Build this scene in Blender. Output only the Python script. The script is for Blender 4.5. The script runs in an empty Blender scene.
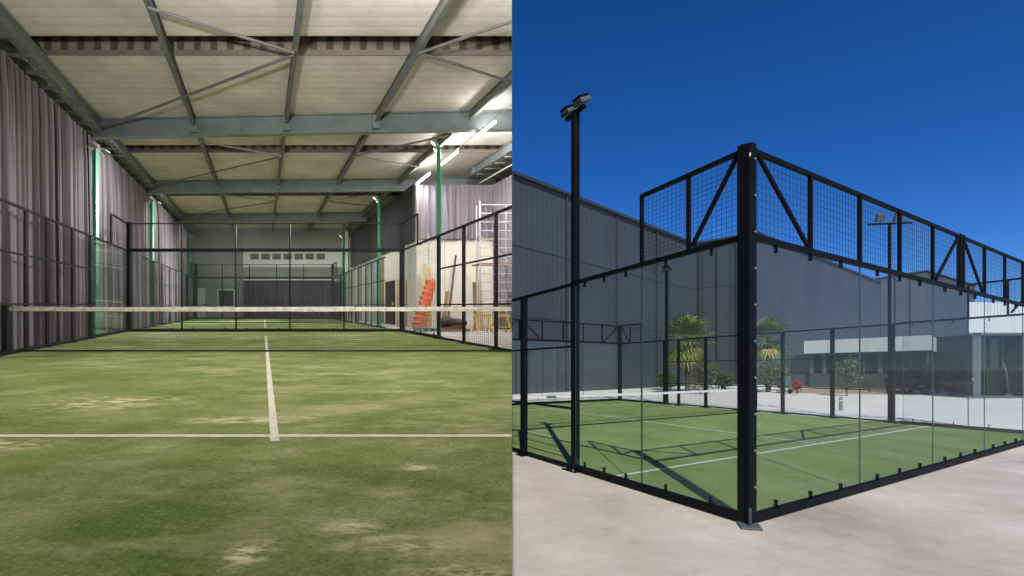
import bpy, bmesh, math, random
from mathutils import Vector, Matrix
R = math.radians
random.seed(7)
scn = bpy.context.scene
COL = scn.collection

# ------------------------------------------------------------------ materials
def new_mat(name):
    m = bpy.data.materials.new(name); m.use_nodes = True
    nt = m.node_tree
    return m, nt, nt.nodes, nt.links, nt.nodes['Principled BSDF']

def ramp(N, stops, interp='LINEAR'):
    r = N.new('ShaderNodeValToRGB'); r.color_ramp.interpolation = interp
    e = r.color_ramp.elements
    e[0].position, e[0].color = stops[0][0], (*stops[0][1], 1)
    e[1].position, e[1].color = stops[-1][0], (*stops[-1][1], 1)
    for p, c in stops[1:-1]:
        x = e.new(p); x.color = (*c, 1)
    return r

def noise(N, L, scale, detail=4, rough=.55, vec=None, stretch=None):
    n = N.new('ShaderNodeTexNoise'); n.inputs['Scale'].default_value = scale
    n.inputs['Detail'].default_value = detail; n.inputs['Roughness'].default_value = rough
    if vec is not None:
        if stretch:
            mp = N.new('ShaderNodeMapping'); mp.inputs['Scale'].default_value = stretch
            L.new(vec, mp.inputs['Vector']); vec = mp.outputs['Vector']
        L.new(vec, n.inputs['Vector'])
    return n.outputs['Fac']

def mixc(N, L, fac, a, b, mode='MIX'):
    m = N.new('ShaderNodeMix'); m.data_type = 'RGBA'; m.blend_type = mode
    for s, v in ((m.inputs[0], fac), (m.inputs[6], a), (m.inputs[7], b)):
        if isinstance(v, (int, float)): s.default_value = v
        elif isinstance(v, tuple): s.default_value = (*v, 1)
        else: L.new(v, s)
    return m.outputs[2]

def mat(name, col, rough=.6, metal=0, var=.25, scale=3.0, bump=0.0, bscale=40, spec=.5, stretch=None):
    m, nt, N, L, b = new_mat(name)
    g = N.new('ShaderNodeNewGeometry')
    f = noise(N, L, scale, 6, .6, g.outputs['Position'], stretch)
    r = ramp(N, [(.3, tuple(c*(1-var) for c in col)), (.7, tuple(min(1, c*(1+var)) for c in col))])
    L.new(f, r.inputs[0]); L.new(r.outputs[0], b.inputs['Base Color'])
    b.inputs['Roughness'].default_value = rough; b.inputs['Metallic'].default_value = metal
    b.inputs['Specular IOR Level'].default_value = spec
    if bump:
        f2 = noise(N, L, bscale, 4, .6, g.outputs['Position'])
        bp = N.new('ShaderNodeBump'); bp.inputs['Strength'].default_value = bump; bp.inputs['Distance'].default_value = .02
        L.new(f2, bp.inputs['Height']); L.new(bp.outputs[0], b.inputs['Normal'])
    return m

def turf_mat(name, dark, mid, light, sand, sand_amt, streak, sscale, spots=()):
    m, nt, N, L, b = new_mat(name)
    g = N.new('ShaderNodeNewGeometry').outputs['Position']
    f = noise(N, L, sscale, 5, .6, g, streak)
    r = ramp(N, [(.32, dark), (.5, mid), (.68, light)]); L.new(f, r.inputs[0])
    fine = noise(N, L, 55, 3, .7, g)
    rf = ramp(N, [(.3, (.62, .62, .62)), (.7, (1.35, 1.35, 1.3))]); L.new(fine, rf.inputs[0])
    c = mixc(N, L, 1.0, r.outputs[0], rf.outputs[0], 'MULTIPLY')
    big = noise(N, L, .35, 2, .5, g)
    s1 = noise(N, L, 1.3, 7, .72, g, (.55, 1.5, 1))
    rs = ramp(N, [(.50, (0, 0, 0)), (.72, (1, 1, 1))]); L.new(s1, rs.inputs[0])
    rb = ramp(N, [(.42, (0, 0, 0)), (.62, (1, 1, 1))]); L.new(big, rb.inputs[0])
    mm = N.new('ShaderNodeMath'); mm.operation = 'MULTIPLY'
    L.new(rs.outputs[0], mm.inputs[0]); L.new(rb.outputs[0], mm.inputs[1])
    m2 = N.new('ShaderNodeMath'); m2.operation = 'MULTIPLY'; m2.inputs[1].default_value = sand_amt
    L.new(mm.outputs[0], m2.inputs[0])
    c = mixc(N, L, m2.outputs[0], c, sand)
    # brushed pile: fine streaks of lighter fibre, then patches of spilled sand
    f4 = noise(N, L, 6, 8, .8, g, (.7, 1.2, 1))
    r4 = ramp(N, [(.50, (0, 0, 0)), (.80, (1, 1, 1))]); L.new(f4, r4.inputs[0])
    q4 = N.new('ShaderNodeMath'); q4.operation = 'MULTIPLY'; q4.inputs[1].default_value = .45*sand_amt
    L.new(r4.outputs[0], q4.inputs[0]); c = mixc(N, L, q4.outputs[0], c, sand)
    if spots:
        grit = noise(N, L, 9, 7, .75, g, (.6, 1.6, 1)); rg = ramp(N, [(.46, (0, 0, 0)), (.60, (1, 1, 1))]); L.new(grit, rg.inputs[0])
        for (sx_, sy_, rx_, ry_) in spots:
            mp = N.new('ShaderNodeMapping'); mp.vector_type = 'POINT'
            mp.inputs['Location'].default_value = (-sx_/rx_, -sy_/ry_, 0); mp.inputs['Scale'].default_value = (1/rx_, 1/ry_, 0)
            L.new(g, mp.inputs['Vector'])
            ln = N.new('ShaderNodeVectorMath'); ln.operation = 'LENGTH'; L.new(mp.outputs[0], ln.inputs[0])
            rr = ramp(N, [(.15, (1, 1, 1)), (1.0, (0, 0, 0))]); L.new(ln.outputs['Value'], rr.inputs[0])
            mu = N.new('ShaderNodeMath'); mu.operation = 'MULTIPLY'; L.new(rr.outputs[0], mu.inputs[0]); L.new(rg.outputs[0], mu.inputs[1])
            c = mixc(N, L, mu.outputs[0], c, tuple(min(1, k*1.15) for k in sand))
    L.new(c, b.inputs['Base Color']); b.inputs['Roughness'].default_value = .95
    b.inputs['Specular IOR Level'].default_value = .1
    bp = N.new('ShaderNodeBump'); bp.inputs['Strength'].default_value = .5; bp.inputs['Distance'].default_value = .015
    f3 = noise(N, L, 160, 2, .6, g)
    L.new(f3, bp.inputs['Height']); L.new(bp.outputs[0], b.inputs['Normal'])
    return m

def glass_mat(name, tint, dust, refl=.6):
    m, nt, N, L, b = new_mat(name)
    N.remove(b); out = N['Material Output']
    tr = N.new('ShaderNodeBsdfTransparent'); tr.inputs[0].default_value = (*tint, 1)
    gl = N.new('ShaderNodeBsdfGlossy'); gl.inputs['Roughness'].default_value = .01
    df = N.new('ShaderNodeBsdfDiffuse'); df.inputs[0].default_value = (.62, .66, .66, 1)
    lw = N.new('ShaderNodeLayerWeight'); lw.inputs[0].default_value = .5
    pw = N.new('ShaderNodeMath'); pw.operation = 'POWER'; pw.inputs[1].default_value = 4.5
    L.new(lw.outputs['Facing'], pw.inputs[0])
    ma = N.new('ShaderNodeMath'); ma.operation = 'MULTIPLY_ADD'; ma.inputs[1].default_value = refl; ma.inputs[2].default_value = .03
    L.new(pw.outputs[0], ma.inputs[0])
    g = N.new('ShaderNodeNewGeometry').outputs['Position']
    f = noise(N, L, 1.2, 5, .7, g, (1, 1, .5))
    dm = N.new('ShaderNodeMath'); dm.operation = 'MULTIPLY'; dm.inputs[1].default_value = dust*2
    L.new(f, dm.inputs[0])
    x1 = N.new('ShaderNodeMixShader'); L.new(dm.outputs[0], x1.inputs[0]); L.new(tr.outputs[0], x1.inputs[1]); L.new(df.outputs[0], x1.inputs[2])
    x2 = N.new('ShaderNodeMixShader'); L.new(ma.outputs[0], x2.inputs[0]); L.new(x1.outputs[0], x2.inputs[1]); L.new(gl.outputs[0], x2.inputs[2])
    L.new(x2.outputs[0], out.inputs['Surface'])
    return m

def emit_mat(name, col, s):
    m, nt, N, L, b = new_mat(name)
    b.inputs['Base Color'].default_value = (.8, .8, .8, 1)
    b.inputs['Emission Color'].default_value = (*col, 1); b.inputs['Emission Strength'].default_value = s
    return m

def lined_mat(name, col, axis_scale, period, depth=.35, rough=.6, var=.15, scale=.8, col2=None, metal=0, vec='Position', bump=.5, wide=.10):
    """a colour with narrow darker joints repeated along a world direction (plank joints, sheet ribs)"""
    m, nt, N, L, b = new_mat(name)
    g = N.new('ShaderNodeNewGeometry').outputs['Position']
    dt = N.new('ShaderNodeVectorMath'); dt.operation = 'DOT_PRODUCT'; dt.inputs[1].default_value = axis_scale
    L.new(g, dt.inputs[0])
    d = N.new('ShaderNodeMath'); d.operation = 'DIVIDE'; d.inputs[1].default_value = period
    L.new(dt.outputs['Value'], d.inputs[0])
    fr = N.new('ShaderNodeMath'); fr.operation = 'FRACT'; L.new(d.outputs[0], fr.inputs[0])
    pp = N.new('ShaderNodeMath'); pp.operation = 'PINGPONG'; pp.inputs[1].default_value = .5; L.new(fr.outputs[0], pp.inputs[0])
    r = ramp(N, [(0.0, (1-depth,)*3), (wide*.7, (1-depth,)*3), (wide, (1, 1, 1)), (.5, (1, 1, 1))]); L.new(pp.outputs[0], r.inputs[0])
    f = noise(N, L, scale, 6, .65, g)
    rc = ramp(N, [(.3, tuple(c*(1-var) for c in col)), (.7, tuple(min(1, c*(1+var)) for c in (col2 or col)))])
    L.new(f, rc.inputs[0])
    c = mixc(N, L, 1.0, rc.outputs[0], r.outputs[0], 'MULTIPLY')
    L.new(c, b.inputs['Base Color']); b.inputs['Roughness'].default_value = rough; b.inputs['Metallic'].default_value = metal
    if bump:
        bp = N.new('ShaderNodeBump'); bp.inputs['Strength'].default_value = bump; bp.inputs['Distance'].default_value = .03
        L.new(pp.outputs[0], bp.inputs['Height']); L.new(bp.outputs[0], b.inputs['Normal'])
    return m

M = {}
M['turf_in'] = turf_mat('indoor_turf', (.080, .112, .024), (.124, .158, .050), (.190, .215, .092), (.50, .455, .30), .7, (.75, 1.0, 1), 1.7,
  [(-.46, 1.86, .34, .13), (-.70, 2.02, .18, .09), (-1.04, 1.80, .14, .16), (-.20, 1.66, .35, .10), (-.55, 2.75, .16, .10), (-3.7, 3.2, .6, .22), (-4.0, 4.6, .9, .45), (-2.2, 3.9, .7, .18)])
M['turf_out'] = turf_mat('outdoor_turf', (.185, .265, .085), (.235, .315, .115), (.290, .365, .155), (.40, .38, .25), .55, (1.0, .5, 1), 1.0)
M['line_white'] = mat('line_white', (.46, .44, .36), .9, var=.2, scale=14)
M['line_out'] = mat('line_white_outdoor', (.72, .74, .66), .9, var=.12, scale=9)
M['steel'] = mat('galvanised_beam_grey', (.215, .240, .248), .45, .0, var=.18, scale=2.5)
M['purlin'] = mat('purlin_grey', (.15, .16, .155), .5, .0, var=.25, scale=3)
M['rod'] = mat('brace_rod_grey', (.15, .15, .14), .45, .0, var=.2, scale=3)
M['ceil'] = lined_mat('ceiling_board', (.69, .635, .57), (0, 1, 0), .32, .12, .7, .14, .7, (.76, .70, .635), bump=.15)
M['deck'] = lined_mat('roof_deck_ribbed', (.24, .21, .17), (1, .54, 0), .22, .6, .7, .2, 1)
M['ribs'] = lined_mat('roof_edge_ribbed', (.26, .225, .175), (1, .54, 0), .40, .62, .7, .2, 1, wide=.26)
M['lip'] = mat('brown_edge_board', (.20, .175, .15), .7, var=.2, scale=2)
M['curtain'] = mat('mauve_grey_curtain', (.140, .122, .135), .9, var=.12, scale=2.0, stretch=(3, 3, .3))
M['curtain_pale'] = mat('pale_curtain', (.22, .195, .225), .9, var=.1, scale=2.0, stretch=(3, 3, .3))
M['curtain_dark'] = mat('dark_curtain', (.035, .033, .038), .9, var=.2, scale=2.0, stretch=(3, 3, .3))
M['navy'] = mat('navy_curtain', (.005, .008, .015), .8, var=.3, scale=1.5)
M['cladding'] = lined_mat('hall_cladding', (.20, .205, .20), (1, 0, 0), .3, .3, .6, .1, .7)
M['wall_pale'] = mat('pale_board_wall', (.62, .58, .50), .8, var=.10, scale=.9)
M['wall_end'] = mat('end_wall_grey_green', (.25, .265, .245), .8, var=.15, scale=.6)
M['concrete_in'] = mat('annex_concrete', (.42, .39, .36), .6, var=.12, scale=1.0)
M['black'] = mat('black_powder_coat', (.005, .006, .008), .6, .0, var=.3, scale=5, spec=.13)
M['dark_green_black'] = mat('dark_green_black', (.008, .012, .010), .45, var=.3, scale=5)
M['wire'] = mat('black_wire', (.012, .014, .018), .5, var=.2)
M['cord'] = mat('net_cord_black', (.012, .013, .013), .8, var=.2)
M['tape'] = mat('net_tape_white', (.60, .57, .49), .85, var=.30, scale=9)
M['tape_out'] = mat('net_tape_outdoor', (.72, .72, .72), .85, var=.06, scale=5)
M['green'] = mat('green_mast_paint', (.006, .170, .085), .4, var=.12, scale=3)
M['lamp_grey'] = mat('lamp_housing_grey', (.22, .24, .22), .5, var=.2, scale=8)
M['lamp_glass'] = mat('lamp_glass', (.10, .115, .10), .15, var=.2, scale=9)
M['white_metal'] = mat('white_metal', (.68, .67, .62), .45, var=.08, scale=4)
M['alu'] = mat('aluminium', (.45, .45, .42), .4, .2, var=.1, scale=4)
M['red'] = mat('orange_red_plastic', (.72, .125, .04), .5, var=.12, scale=4)
M['wood'] = mat('pine_plank', (.50, .34, .17), .7, var=.22, scale=5, stretch=(4, 4, .6))
M['wood_dark'] = mat('brown_plank', (.22, .12, .06), .7, var=.25, scale=5)
M['yellow'] = mat('yellow_paint', (.62, .38, .03), .5, var=.15, scale=5)
M['junk'] = mat('dark_clutter', (.07, .055, .055), .8, var=.35, scale=5)
M['tube'] = emit_mat('lit_tube', (1, .99, .95), 14)
M['flood'] = emit_mat('lit_flood', (1, .98, .92), 4)
M['glass_in'] = glass_mat('hall_glass', (.93, .95, .94), .012, .5)
M['glass_out'] = glass_mat('court_glass', (.94, .965, .96), .008, .06)
M['seal'] = mat('glass_edge', (.045, .075, .070), .3)
M['ground'] = None
M['facade_a'] = lined_mat('grey_cladding_warehouse', (.050, .056, .060), (.80, .60, 0), .5, .30, .55, .10, .25, (.056, .063, .067), bump=.2)
M['facade_b'] = lined_mat('slate_cladding_warehouse', (.052, .062, .070), (.80, .60, 0), .7, .28, .55, .12, .2, (.062, .073, .081), bump=.2)
M['facade_c'] = lined_mat('blue_grey_cladding_warehouse', (.055, .070, .085), (1, 0, 0), 1.2, .10, .55, .12, .2, bump=.2)
M['coping'] = mat('dark_coping', (.035, .04, .048), .5, var=.1)
M['white_fascia'] = lined_mat('white_fascia', (.62, .64, .63), (1, 0, 0), 1.5, .10, .6, .06, .5, bump=.1)
M['dark_glazing'] = mat('dark_glazing', (.012, .018, .024), .12, var=.4, scale=.8, spec=.6)
M['grey_panel'] = mat('grey_panel', (.055, .070, .075), .6, var=.15, scale=1)
M['column_grey'] = mat('column_grey', (.10, .12, .14), .6, var=.12, scale=1.5)
M['sandy'] = mat('sandy_bed', (.44, .34, .24), .9, var=.15, scale=1.2, bump=.3, bscale=6)
M['trunk'] = mat('palm_trunk', (.085, .06, .04), .9, var=.3, scale=9, bump=.6, bscale=14)
M['leaf'] = mat('palm_leaf', (.16, .21, .055), .55, var=.4, scale=2.2)
M['leaf_old'] = mat('palm_leaf_yellowing', (.36, .33, .06), .6, var=.3, scale=3)
M['foliage'] = mat('shrub_foliage', (.055, .075, .030), .6, var=.5, scale=4)
M['foliage_dry'] = mat('olive_foliage', (.10, .11, .055), .6, var=.45, scale=4)
M['hedge'] = mat('hedge_foliage', (.045, .040, .025), .7, var=.5, scale=3)
M['redleaf'] = mat('red_foliage', (.36, .05, .035), .6, var=.4, scale=6)
M['bark'] = mat('bark', (.10, .075, .055), .9, var=.3, scale=8)
M['teal'] = mat('teal_cover', (.06, .11, .13), .6, var=.3, scale=4)

def ground_mat():
    m, nt, N, L, b = new_mat('concrete_slab')
    g = N.new('ShaderNodeNewGeometry').outputs['Position']
    f = noise(N, L, .7, 9, .64, g)
    r = ramp(N, [(.28, (.40, .370, .320)), (.42, (.53, .495, .435)), (.56, (.605, .57, .505)), (.70, (.70, .665, .595))]); L.new(f, r.inputs[0])
    f2 = noise(N, L, 5.5, 9, .75, g, (.7, 1.3, 1))          # scuffs
    r2 = ramp(N, [(.30, (.84, .84, .84)), (.46, (.98, .98, .98)), (.62, (1.02, 1.02, 1.02)), (.75, (1.07, 1.07, 1.06))]); L.new(f2, r2.inputs[0])
    c = mixc(N, L, 1.0, r.outputs[0], r2.outputs[0], 'MULTIPLY')
    f6 = noise(N, L, .32, 4, .6, g)                          # broad damp stains
    r6 = ramp(N, [(.36, (.84, .83, .81)), (.46, (1, 1, 1))]); L.new(f6, r6.inputs[0])
    c = mixc(N, L, 1.0, c, r6.outputs[0], 'MULTIPLY')
    f3 = noise(N, L, 120, 4, .8, g)
    r3 = ramp(N, [(.32, (.72, .72, .72)), (.5, (1, 1, 1)), (.7, (1.18, 1.18, 1.18))]); L.new(f3, r3.inputs[0])
    c = mixc(N, L, 1.0, c, r3.outputs[0], 'MULTIPLY')
    f5 = noise(N, L, 22, 6, .8, g)
    r5 = ramp(N, [(.64, (1, 1, 1)), (.72, (.70, .68, .66))]); L.new(f5, r5.inputs[0])
    c = mixc(N, L, 1.0, c, r5.outputs[0], 'MULTIPLY')
    L.new(c, b.inputs['Base Color']); b.inputs['Roughness'].default_value = .85
    bp = N.new('ShaderNodeBump'); bp.inputs['Strength'].default_value = .35; bp.inputs['Distance'].default_value = .006
    L.new(f3, bp.inputs['Height']); L.new(bp.outputs[0], b.inputs['Normal'])
    return m
M['ground'] = ground_mat()
M['pavement'] = mat('pale_pavement', (.84, .80, .73), .85, var=.08, scale=.5)

# ------------------------------------------------------------------ mesh builder
class MB:
    def __init__(s, xf=None, side=0):
        s.v = []; s.f = []; s.xf = xf; s.side = side
    def P(s, p):
        return Vector(s.xf(*p)) if s.xf else Vector(p)
    def add(s, pts, faces):
        n = len(s.v); s.v += [Vector(p) for p in pts]; s.f += [tuple(i+n for i in f) for f in faces]
    def hexa(s, lo, hi):
        """box whose corners are mapped, so a box lies along the hall or court axes"""
        (a, b, c), (d, e, f) = lo, hi
        pts = [s.P(p) for p in ((a,b,c),(d,b,c),(d,e,c),(a,e,c),(a,b,f),(d,b,f),(d,e,f),(a,e,f))]
        s.add(pts, [(3,2,1,0),(4,5,6,7),(0,1,5,4),(1,2,6,5),(2,3,7,6),(3,0,4,7)]); return s
    def bar(s, p0, p1, w, h=None, side=None, mapped=True):
        h = h or w
        a = s.P(p0) if mapped else Vector(p0); b = s.P(p1) if mapped else Vector(p1)
        d = (b-a)
        if d.length < 1e-6: return s
        d.normalize()
        if side is None: side = Vector((0,0,1)) if abs(d.z) < .9 else Vector((1,0,0))
        side = Vector(side)
        x = d.cross(side)
        if x.length < 1e-4: x = d.cross(Vector((0,1,0)))
        x.normalize(); y = x.cross(d).normalized()
        x = x*w/2; y = y*h/2
        pts = [a-x-y, a+x-y, a+x+y, a-x+y, b-x-y, b+x-y, b+x+y, b-x+y]
        s.add(pts, [(3,2,1,0),(4,5,6,7),(0,1,5,4),(1,2,6,5),(2,3,7,6),(3,0,4,7)]); return s
    def wire(s, p0, p1, r):
        a = s.P(p0); b = s.P(p1); d = (b-a)
        if d.length < 1e-5: return s
        d.normalize(); u = d.orthogonal().normalized(); w = d.cross(u)
        pts = []
        for q in (a, b):
            for k in range(3):
                t = 2*math.pi*k/3; pts.append(q+(u*math.cos(t)+w*math.sin(t))*r)
        s.add(pts, [(0,1,4,3),(1,2,5,4),(2,0,3,5)]); return s
    def tube(s, path, rads, n=10, mapped=True):
        P = [s.P(p) if mapped else Vector(p) for p in path]
        if not hasattr(rads, '__len__'): rads = [rads]*len(P)
        base = len(s.v); prev = None
        for i, p in enumerate(P):
            d = (P[min(i+1, len(P)-1)]-P[max(i-1, 0)]).normalized()
            if prev is None: u = d.orthogonal().normalized()
            else: u = (prev - d*prev.dot(d)).normalized()
            prev = u; w = d.cross(u)
            for k in range(n):
                t = 2*math.pi*k/n; s.v.append(p+(u*math.cos(t)+w*math.sin(t))*rads[i])
        for i in range(len(P)-1):
            for k in range(n):
                a = base+i*n+k; b = base+i*n+(k+1) % n
                s.f.append((a, b, b+n, a+n))
        s.f.append(tuple(base+k for k in reversed(range(n))))
        s.f.append(tuple(base+(len(P)-1)*n+k for k in range(n)))
        return s
    def poly(s, pts):
        s.add([s.P(p) for p in pts], [tuple(range(len(pts)))]); return s
    def prism(s, pts, off):
        """flat outline (mapped) thickened by a world vector"""
        P = [s.P(p) for p in pts]; n = len(P); off = Vector(off)
        s.add(P+[p+off for p in P], [tuple(reversed(range(n))), tuple(range(n, 2*n))]+[(i, (i+1) % n, (i+1) % n+n, i+n) for i in range(n)])
        return s

EPS = .0012
def link(name, mb, material, parent=None, side=None, smooth=False, bevel=0, label=None, origin=None):
    if not mb.f: return None
    side = mb.side if side is None else side
    bm = bmesh.new()
    vs = [bm.verts.new(v) for v in mb.v]
    for f in mb.f:
        try: bm.faces.new([vs[i] for i in f])
        except ValueError: pass
    if side:
        bmesh.ops.bisect_plane(bm, geom=bm.verts[:]+bm.edges[:]+bm.faces[:], plane_co=(side*EPS, 0, 0),
                               plane_no=(-side, 0, 0), clear_outer=True)
        if not bm.faces: bm.free(); return None
    if len(bm.faces) < 4000: bmesh.ops.recalc_face_normals(bm, faces=bm.faces)
    org = parent_loc(parent) if parent else (Vector(origin) if origin else None)
    if org is None:
        xs = [v.co for v in bm.verts]
        org = Vector((sum(c.x for c in xs)/len(xs), sum(c.y for c in xs)/len(xs), min(c.z for c in xs)))
    for v in bm.verts: v.co -= org
    me = bpy.data.meshes.new(name); bm.to_mesh(me); bm.free()
    me.materials.append(material)
    if smooth:
        for p in me.polygons: p.use_smooth = True
    o = bpy.data.objects.new(name, me); COL.objects.link(o)
    if parent: o.parent = parent
    else: o.location = org
    if bevel:
        b = o.modifiers.new('bevel', 'BEVEL'); b.width = bevel; b.segments = 2; b.limit_method = 'ANGLE'
    if label: o['label'] = label
    return o

def parent_loc(o):
    l = Vector((0, 0, 0))
    while o is not None:
        l += Vector(o.location); o = o.parent
    return l

def thing(name, label, cat, loc, group=None):
    o = bpy.data.objects.new(name, None); COL.objects.link(o); o.location = loc
    o.empty_display_size = .2
    return tag(o, label, cat, group)
def tag(o, label, cat, group=None):
    if o is None: return None
    o['label'] = label; o['category'] = cat
    if group: o['group'] = group
    return o
def struct(o):
    if o is not None: o['kind'] = 'structure'
    return o
def dup(root, delta, label=None, group=None):
    def cp(o, par):
        c = o.copy(); COL.objects.link(c)
        if par: c.parent = par
        for ch in list(o.children): cp(ch, c)
        return c
    r = cp(root, None); r.location = Vector(root.location)+Vector(delta)
    if label: r['label'] = label
    if group: r['group'] = group
    return r

# ------------------------------------------------------------------ camera
FPX = 460.0
CAMZ = 1.62
cam = bpy.data.cameras.new('camera'); co = bpy.data.objects.new('camera', cam); COL.objects.link(co)
co.location = (0, 0, CAMZ); co.rotation_euler = (R(90), 0, 0)
cam.sensor_width = 36; cam.lens = FPX/1024*36; cam.shift_y = 82/1024
cam.clip_start = .05; cam.clip_end = 2000
scn.camera = co

# ------------------------------------------------------------------ world
w = bpy.data.worlds.new('World'); scn.world = w; w.use_nodes = True
N = w.node_tree.nodes; L = w.node_tree.links
sky = N.new('ShaderNodeTexSky'); sky.sky_type = 'NISHITA'; sky.sun_disc = False
SUN_EL = 42.4
sky.sun_elevation = R(SUN_EL); sky.sun_rotation = R(180)
sky.altitude = 3000; sky.air_density = 1.0; sky.dust_density = 0.0; sky.ozone_density = 6.0
hs = N.new('ShaderNodeHueSaturation'); hs.inputs['Saturation'].default_value = 1.24; hs.inputs['Value'].default_value = 1.25; hs.inputs['Hue'].default_value = .510
L.new(sky.outputs[0], hs.inputs['Color']); L.new(hs.outputs[0], N['Background'].inputs[0]); N['Background'].inputs[1].default_value = .10
sl = bpy.data.lights.new('sun', 'SUN'); sl.energy = 4.2; sl.angle = R(.5); sl.color = (1, .94, .83)
so = bpy.data.objects.new('sun', sl); COL.objects.link(so)
d = Vector((0.0, math.cos(R(SUN_EL)), -math.sin(R(SUN_EL))))
so.rotation_euler = d.to_track_quat('-Z', 'Y').to_euler()
so.location = (5, -20, 20)

# ================================================================== THE HALL
KY = FPX/512; SX = 249/460; SZ = 64.5/460
HC = .97
def H(u, v, w):
    y = v*KY
    return (u-y*SX, y, .65+w+y*SZ)
def umax(v): return SX*KY*v
HB = lambda: MB(H, -1)
V0, V1 = -2.0, 40.0
UL = -5.62
UR = 6.72     # right wall beyond the annex
UA = 10.3     # annex right wall
VA = 22.4

# floor sheets and slab
mb = HB(); mb.poly([(UL, V0, 0), (5.4, V0, 0), (5.4, V1, 0), (UL, V1, 0)])
struct(link('hall_turf', mb, M['turf_in']))
mb = HB(); mb.poly([(5.4, 8, -.01), (UA+3, 8, -.01), (UA+3, V1, -.01), (5.4, V1, -.01)])
struct(link('hall_floor', mb, M['concrete_in']))
def court_lines(vn, vs, ve, u0, z, ustart, uend):
    for vv in (vs, ve):
        mb = HB(); mb.poly([(ustart, vv-.038, z), (uend, vv-.038, z), (uend, vv+.038, z), (ustart, vv+.038, z)])
        struct(link('service_line', mb, M['line_white']))
    a, b = (vs-.17, vn-.03), (vn+.03, ve+.12)
    for (p, q) in (a, b):
        mb = HB(); mb.poly([(u0-.032, p, z+.003), (u0+.032, p, z+.003), (u0+.032, q, z+.003), (u0-.032, q, z+.003)])
        struct(link('centre_line', mb, M['line_white']))
court_lines(10.68, 3.80, 16.2, .085, .004, -4.9, 5.0)
court_lines(28.6, 22.2, 35.0, .10, .004, -4.9, 5.0)

# walls (structure)
mb = HB(); mb.hexa((UL-.45, V0, -.5), (UL-.25, V1, 7.6)); struct(link('wall_left', mb, M['cladding']))
mb = HB(); mb.hexa((UL-.45, V0-.2, -.6), (5, V0, 7.6)); struct(link('wall_back', mb, M['cladding']))
mb = HB(); mb.hexa((UL-.25, V1, -.6), (13.2, V1+.2, 7.6)); struct(link('wall_end', mb, M['wall_end']))
mb = HB(); mb.hexa((UR, VA+.2, -.5), (UR+.2, V1, HC+5.36)); struct(link('wall_right', mb, M['wall_pale']))
mb = HB(); mb.hexa((UR, VA, -.5), (UA+2, VA+.2, HC+5.24)); struct(link('wall_annex', mb, M['wall_pale']))
mb = HB(); mb.hexa((13.0, 26, -.5), (13.2, V1, 7.6)); struct(link('wall_right', mb, M['cladding']))
# added thin partition, seen edge-on, keeping daylight out of the hall, along x = 0
def part_wall(y0, y1, z0, z1, t0, t1):
    mb = MB()
    P = [(-t0, y0, z0), (t0, y0, z0), (t1, y1, z0), (-t1, y1, z0)]
    P += [(x, y, z1 if k in (0, 1) else z1) for k, (x, y, _) in enumerate(P)]
    mb.add(P, [(3,2,1,0),(4,5,6,7),(0,1,5,4),(1,2,6,5),(2,3,7,6),(3,0,4,7)])
    return struct(link('added_partition_wall', mb, M['cladding']))
part_wall(1.4, 30.1, 0, 12.0, .0004, .0030)
part_wall(-2.0, -.7, 0, 9.0, .002, .002)

# ceiling: boards between the gaps, ribbed deck above
HW = HC+6.03
gaps = [(3.3, 4.2), (11.45, 12.33), (19.25, 20.15), (27.2, 28.1), (35.2, 36.1)]
ev = [V0] + [x for g in gaps for x in g] + [V1]
mb = HB()
for i in range(0, len(ev), 2): mb.hexa((UL-.25, ev[i], HW), (13, ev[i+1], HW+.05))
struct(link('ceiling', mb, M['ceil']))
mb = HB(); mb.hexa((UL-.45, V0-.2, HW+.46), (13, V1+.2, HW+.56)); struct(link('roof_deck', mb, M['deck']))
mb = HB()
for (a, b) in gaps: mb.hexa((UL-.25, b+.002, HW+.1), (13, b+.05, HW+.455))
struct(link('ceiling_step', mb, M['ribs']))
mb = HB()
for (a, b) in gaps: mb.hexa((UL-.25, b-.03, HW-.015), (13, b-.002, HW+.11))
struct(link('ceiling_edge_board', mb, M['lip']))

ordw = ['nearest', 'second', 'third', 'fourth', 'fifth', 'sixth', 'seventh', 'eighth', 'ninth', 'tenth']
# rafters: I sections across the hall
bz0, bz1 = HC+5.42, HC+6.02
for k, v0 in enumerate((16.3, 24.6, 33.2)):
    if k == 2: v0 = 33.4
    sl_ = .06 if k == 0 else .04
    def X(u, v, w, v0=v0, sl_=sl_): return H(u, v0+v-sl_*u, w)
    mb = MB(X, -1)
    ue = 12.5 if k == 0 else (11 if k == 1 else UR)
    if k == 1: ue = 11
    mb.hexa((UL+.1, -.02, bz0+.03), (ue, .02, bz1-.03))
    mb.hexa((UL+.1, -.13, bz0), (ue, .13, bz0+.03)); mb.hexa((UL+.1, -.13, bz1-.03), (ue, .13, bz1-.002))
    t = thing('roof_beam', ordw[k]+' deep grey steel I beam crossing under the hall ceiling', 'beam', H(0, v0, bz0), 'steel beams across the hall roof')
    link('girder', mb, M['steel'], t)
    mb = MB(X, -1)
    for u in (-2.2, .73, 3.54): mb.hexa((u-.12, -.145, bz0+.1), (u+.12, -.021, bz1-.08))
    link('cleat', mb, M['steel'], t)

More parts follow.
